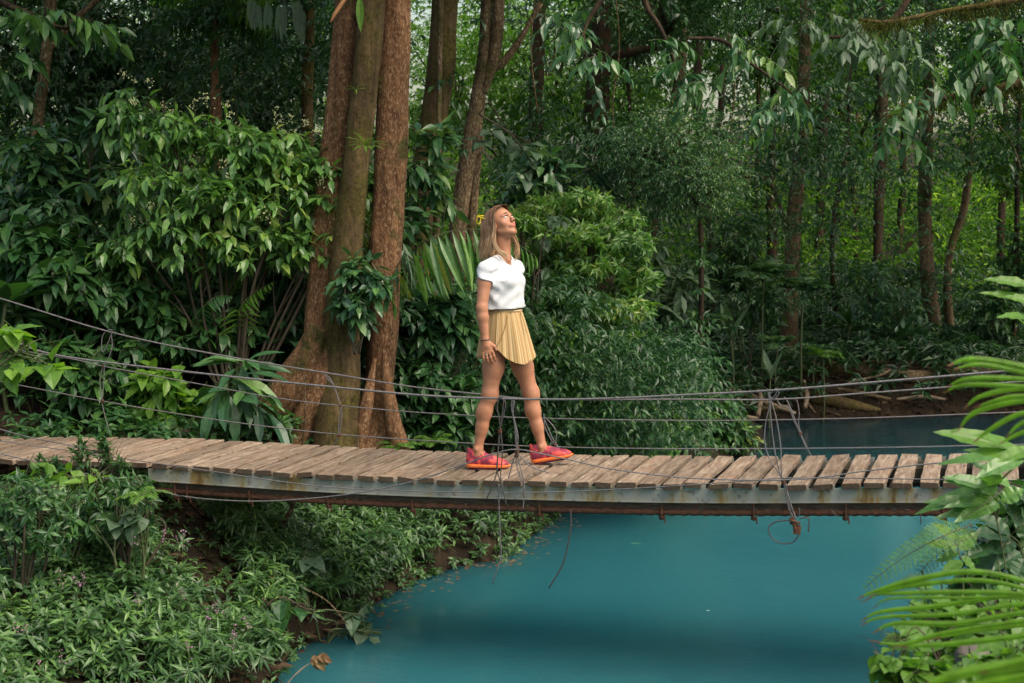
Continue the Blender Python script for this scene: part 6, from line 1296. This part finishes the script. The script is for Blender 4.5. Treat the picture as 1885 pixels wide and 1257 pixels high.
def leafy(label, Y, lst, mat, stem, name='broad_leaved_plant', cat='plant'):
    root = empty(name, tuple(float(v) for v in P(*stem[-1], Y))); mb = MB(); tube(mb, [P(a, b, Y) for a, b in stem], [.003] * (len(stem) - 1) + [.008], 6, 16)
    for b_, t_, *_ in lst: k = min(stem, key=lambda s: (s[0] - b_[0]) ** 2 + (s[1] - b_[1]) ** 2); tube(mb, [P(*k, Y), P(*b_, Y)], .0025, 4)
    part('stem', mb, STEM, root, True)
    for b_, t_, w_ in lst: mb = MB(); bigleaf(mb, b_, t_, w_, Y + RNG.uniform(-.08, .08), RNG.uniform(-.15, .1), ser=1); part('leaf', mb, mat, root)
    return tag(root, label, cat)
leafy('sprig of wavy pale-edged leaves at the right edge beside the trunks', 5.5, [((1900, 530), (1812, 513), 24), ((1905, 560), (1806, 538), 20), ((1905, 560), (1850, 545), 22), ((1900, 590), (1840, 583), 20), ((1900, 620), (1880, 585), 24)], L_LIGHT, [(1895, 520), (1905, 560), (1910, 640), (1925, 900)])
leafy('jagged bright leaves below the upper palm frond', 5.2, [((1862, 832), (1722, 795), 40), ((1880, 840), (1800, 800), 34), ((1885, 850), (1775, 828), 24), ((1900, 830), (1840, 850), 30)], L_LIGHT, [(1862, 832), (1890, 850), (1905, 980), (1915, 1150)])
leafy('large drooping lance leaves in front of the right end of the deck', 6.0, [((1815, 905), (1690, 942), 30), ((1820, 912), (1680, 948), 24), ((1820, 900), (1737, 878), 28), ((1822, 905), (1738, 885), 22), ((1818, 905), (1835, 868), 34), ((1825, 915), (1800, 873), 36), ((1830, 920), (1740, 935), 26), ((1885, 840), (1722, 856), 26), ((1885, 845), (1800, 880), 34), ((1840, 930), (1760, 962), 30), ((1845, 925), (1885, 900), 34), ((1825, 930), (1700, 925), 26), ((1835, 940), (1720, 955), 24), ((1860, 900), (1790, 850), 30)], L_SHRUB, [(1820, 905), (1835, 960), (1850, 1040), (1860, 1150)])
leafy('dark leafy plant in the shade at the right edge', 6.6, [((1860, 985), (1800, 950), 34), ((1860, 990), (1790, 985), 34), ((1870, 1000), (1810, 1020), 36), ((1880, 970), (1850, 920), 34), ((1890, 1000), (1885, 940), 36), ((1880, 1020), (1830, 1050), 34), ((1820, 1000), (1760, 975), 24), ((1830, 1010), (1770, 1030), 26), ((1840, 1020), (1795, 1060), 28), ((1885, 1030), (1870, 1075), 34), ((1900, 950), (1860, 890), 34)], L_DEEP, [(1860, 985), (1880, 1010), (1890, 1100), (1895, 1200)])
leafy('thin stemmed plant with serrated leaves above the fern', 6.3, [((1758, 995), (1718, 964), 22), ((1762, 1000), (1745, 975), 20), ((1765, 1010), (1700, 1000), 22), ((1768, 1015), (1800, 980), 24), ((1766, 1020), (1720, 1035), 22), ((1770, 1030), (1800, 1050), 24), ((1770, 1035), (1735, 1060), 22)], L_LIGHT, [(1755, 985), (1765, 1015), (1772, 1060), (1775, 1150)])
leafy('pale broad leaves under the lower palm frond', 4.6, [((1720, 1140), (1690, 1110), 26), ((1760, 1130), (1720, 1100), 34), ((1800, 1145), (1750, 1190), 34), ((1830, 1140), (1800, 1090), 34), ((1850, 1150), (1780, 1165), 36), ((1870, 1110), (1840, 1080), 34), ((1720, 1180), (1640, 1150), 44), ((1740, 1190), (1640, 1195), 36), ((1860, 1180), (1800, 1200), 38), ((1890, 1140), (1870, 1190), 36)], L_LIGHT, [(1760, 1150), (1840, 1160), (1860, 1250), (1865, 1330)])
shrub('light green creeper with scalloped leaves in the lower right corner', 4.4, (1760, 1330), [(1640, 1215, 24, 10), (1690, 1230, 36, 16), (1740, 1240, 36, 16), (1800, 1225, 36, 16), (1660, 1250, 30, 12), (1850, 1215, 36, 18)], 110, 6, .05, .036, L_LIGHT, 'ovate', .35, stems=8, name='creeper', cat='creeper', ln=(.04, .08), floor=False, stem_px=(1780, 1330), depth=.15, seg=4, sr=.002)
def bigfern(label, path, Y, LL, nl, mat):
    pts = spline([P(a, b, Y + (c[0] if c else 0)) for a, b, *c in path], 40); root = empty('fern', tuple(float(v) for v in pts[0])); mb = MB(); tube(mb, pts, np.linspace(.0032, .001, 40), 5); part('rachis', mb, STEM, root, True)
    t = np.linspace(0, 1, 40); T = norm(np.gradient(pts, axis=0)); mb = MB(); s = np.linspace(.1, .99, nl)
    for i, u in enumerate(s):
        p = np.array([np.interp(u, t, pts[:, k]) for k in range(3)]); tt = norm(np.array([np.interp(u, t, T[:, k]) for k in range(3)])); S = norm(np.cross(tt, norm(np.array([0, -.8, 1])))); N = np.cross(S, tt)
        for sg in (1, -1):
            L = LL * (1 - u) ** .75 + .012; d = norm(S * sg + tt * .35 - UP * .05); m = 11; w = np.linspace(.08, .97, m); q = p + d * (L * w)[:, None] - UP * (.08 * L * w ** 2)[:, None]; sub = L * .085 * (1 - w) ** .5 + .0025; e = np.cross(N, d)
            leaves(mb, np.repeat(q, 2, 0), np.stack([e + d * .4, -e + d * .4], 0)[np.tile([0, 1], m)], N + rnd(2 * m, .1), np.repeat(sub, 2) * 1.5, L * .075, .05, .15, 2, 'strap')
    part('frond', mb, [mat, STEM], root); return tag(root, label, 'fern')
bigfern('long pointed fern frond hanging over the water at the right', [(1790, 965, .1), (1740, 985), (1690, 1010), (1640, 1042), (1592, 1082)], 5.8, .08, 21, L_LIGHT)
bigfern('second fern frond tucked behind the long pointed one', [(1800, 985, .3), (1760, 1000, .2), (1715, 1030, .2), (1685, 1065, .2)], 6.0, .06, 15, L_MID)
bigfern('small fern frond pointing down from the leaves by the deck end', [(1850, 900, .1), (1815, 925), (1785, 945), (1758, 966)], 5.9, .04, 15, L_LIGHT)
bigfern('low fern frond under the tip of the lower palm frond', [(1750, 1075, .1), (1700, 1070), (1660, 1078), (1630, 1095)], 5.6, .05, 15, L_MID)

shrub('shaded mixed leaves massed behind the ferns at the right edge', 7.2, (1900, 1300), [(1850, 990, 50, 50), (1880, 1080, 60, 50), (1810, 1050, 40, 30), (1890, 920, 30, 40), (1800, 1130, 60, 30)], 150, 7, .10, .045, L_MID, 'ovate', .35, stems=8, floor=False, stem_px=(1880, 1300), depth=.3)
shrub('pale green leaves crowding under the lower palm frond', 5.4, (1800, 1330), [(1740, 1120, 50, 26), (1810, 1170, 60, 30), (1700, 1160, 40, 20), (1860, 1120, 40, 30), (1780, 1210, 60, 24)], 85, 6, .075, .045, L_LIGHT, 'ovate', .35, stems=6, floor=False, stem_px=(1800, 1330), depth=.25)

rosette('tall plant with long paddle leaves rising behind the flowering shrub', 300, 330, 15.2, 7, .75, 0, .20, L_MID, arch=.35, up=1.4, name='paddle_leaved_plant', cat='plant', kind='broad')
rosette('blue-green paddle-leaved plant between the slim mossy tree and the flowering shrub', 190, 300, 14.8, 6, .6, 0, .18, L_BLUE, arch=.4, up=1.2, name='paddle_leaved_plant', cat='plant', kind='broad')
rosette('dark paddle-leaved plant low in front of the red stem base', 545, 640, 13.6, 6, .45, 0, .13, L_BLUE, arch=.4, up=1.0, name='paddle_leaved_plant', cat='plant', kind='broad')
pxfrond('yellow-lit palm frond hanging between the dark fronds', [(480, 610, .2), (455, 540, .1), (430, 505), (400, 520)], 13.6, 16, .26, .03, L_LIGHT, droop=1.0, fwd=.2, sidev=.4)
pxfrond('thin palm frond crossing behind the leaning mossy trunk', [(720, 400, .5), (745, 330), (775, 300), (815, 325)], 17.5, 20, .4, .035, L_BLUE, droop=.8, fwd=.3, sidev=.6)
shrub('airy sapling of big dark leaves beside the dark straight trunk', 17.5, (960, 700), [(960, 330, 40, 26), (1010, 300, 36, 20), (940, 380, 30, 26)], 36, 6, .22, .085, L_BLUE, 'ovate', .3, stems=4, name='sapling', cat='sapling')
shrub('sapling with broad grey-green leaves under the arching branch', 19.5, (1240, 700), [(1200, 470, 40, 30), (1260, 520, 45, 30), (1220, 560, 50, 30)], 60, 6, .24, .09, L_GREY, 'ovate', .35, stems=5, name='sapling', cat='sapling')
shrub('leafy understorey bush left of the mossy brown trunk', 23, (1380, 690), [(1370, 420, 50, 40), (1330, 480, 50, 40), (1400, 560, 50, 40)], 120, 7, .18, .07, L_MID, 'ovate', .35, stems=5, seg=2)
shrub('fine-leaved bush between the skirted trunk and the brown trunk', 25, (1660, 690), [(1650, 560, 60, 40), (1600, 510, 40, 30), (1690, 620, 50, 30)], 130, 7, .17, .06, L_BLUE, 'lance', .35, stems=5, seg=2)
shrub('dark bush closing the view at the far right bank', 25, (1830, 700), [(1830, 560, 60, 50), (1880, 470, 50, 50), (1800, 640, 60, 30)], 170, 7, .18, .065, L_MID, 'ovate', .35, stems=5, seg=2)
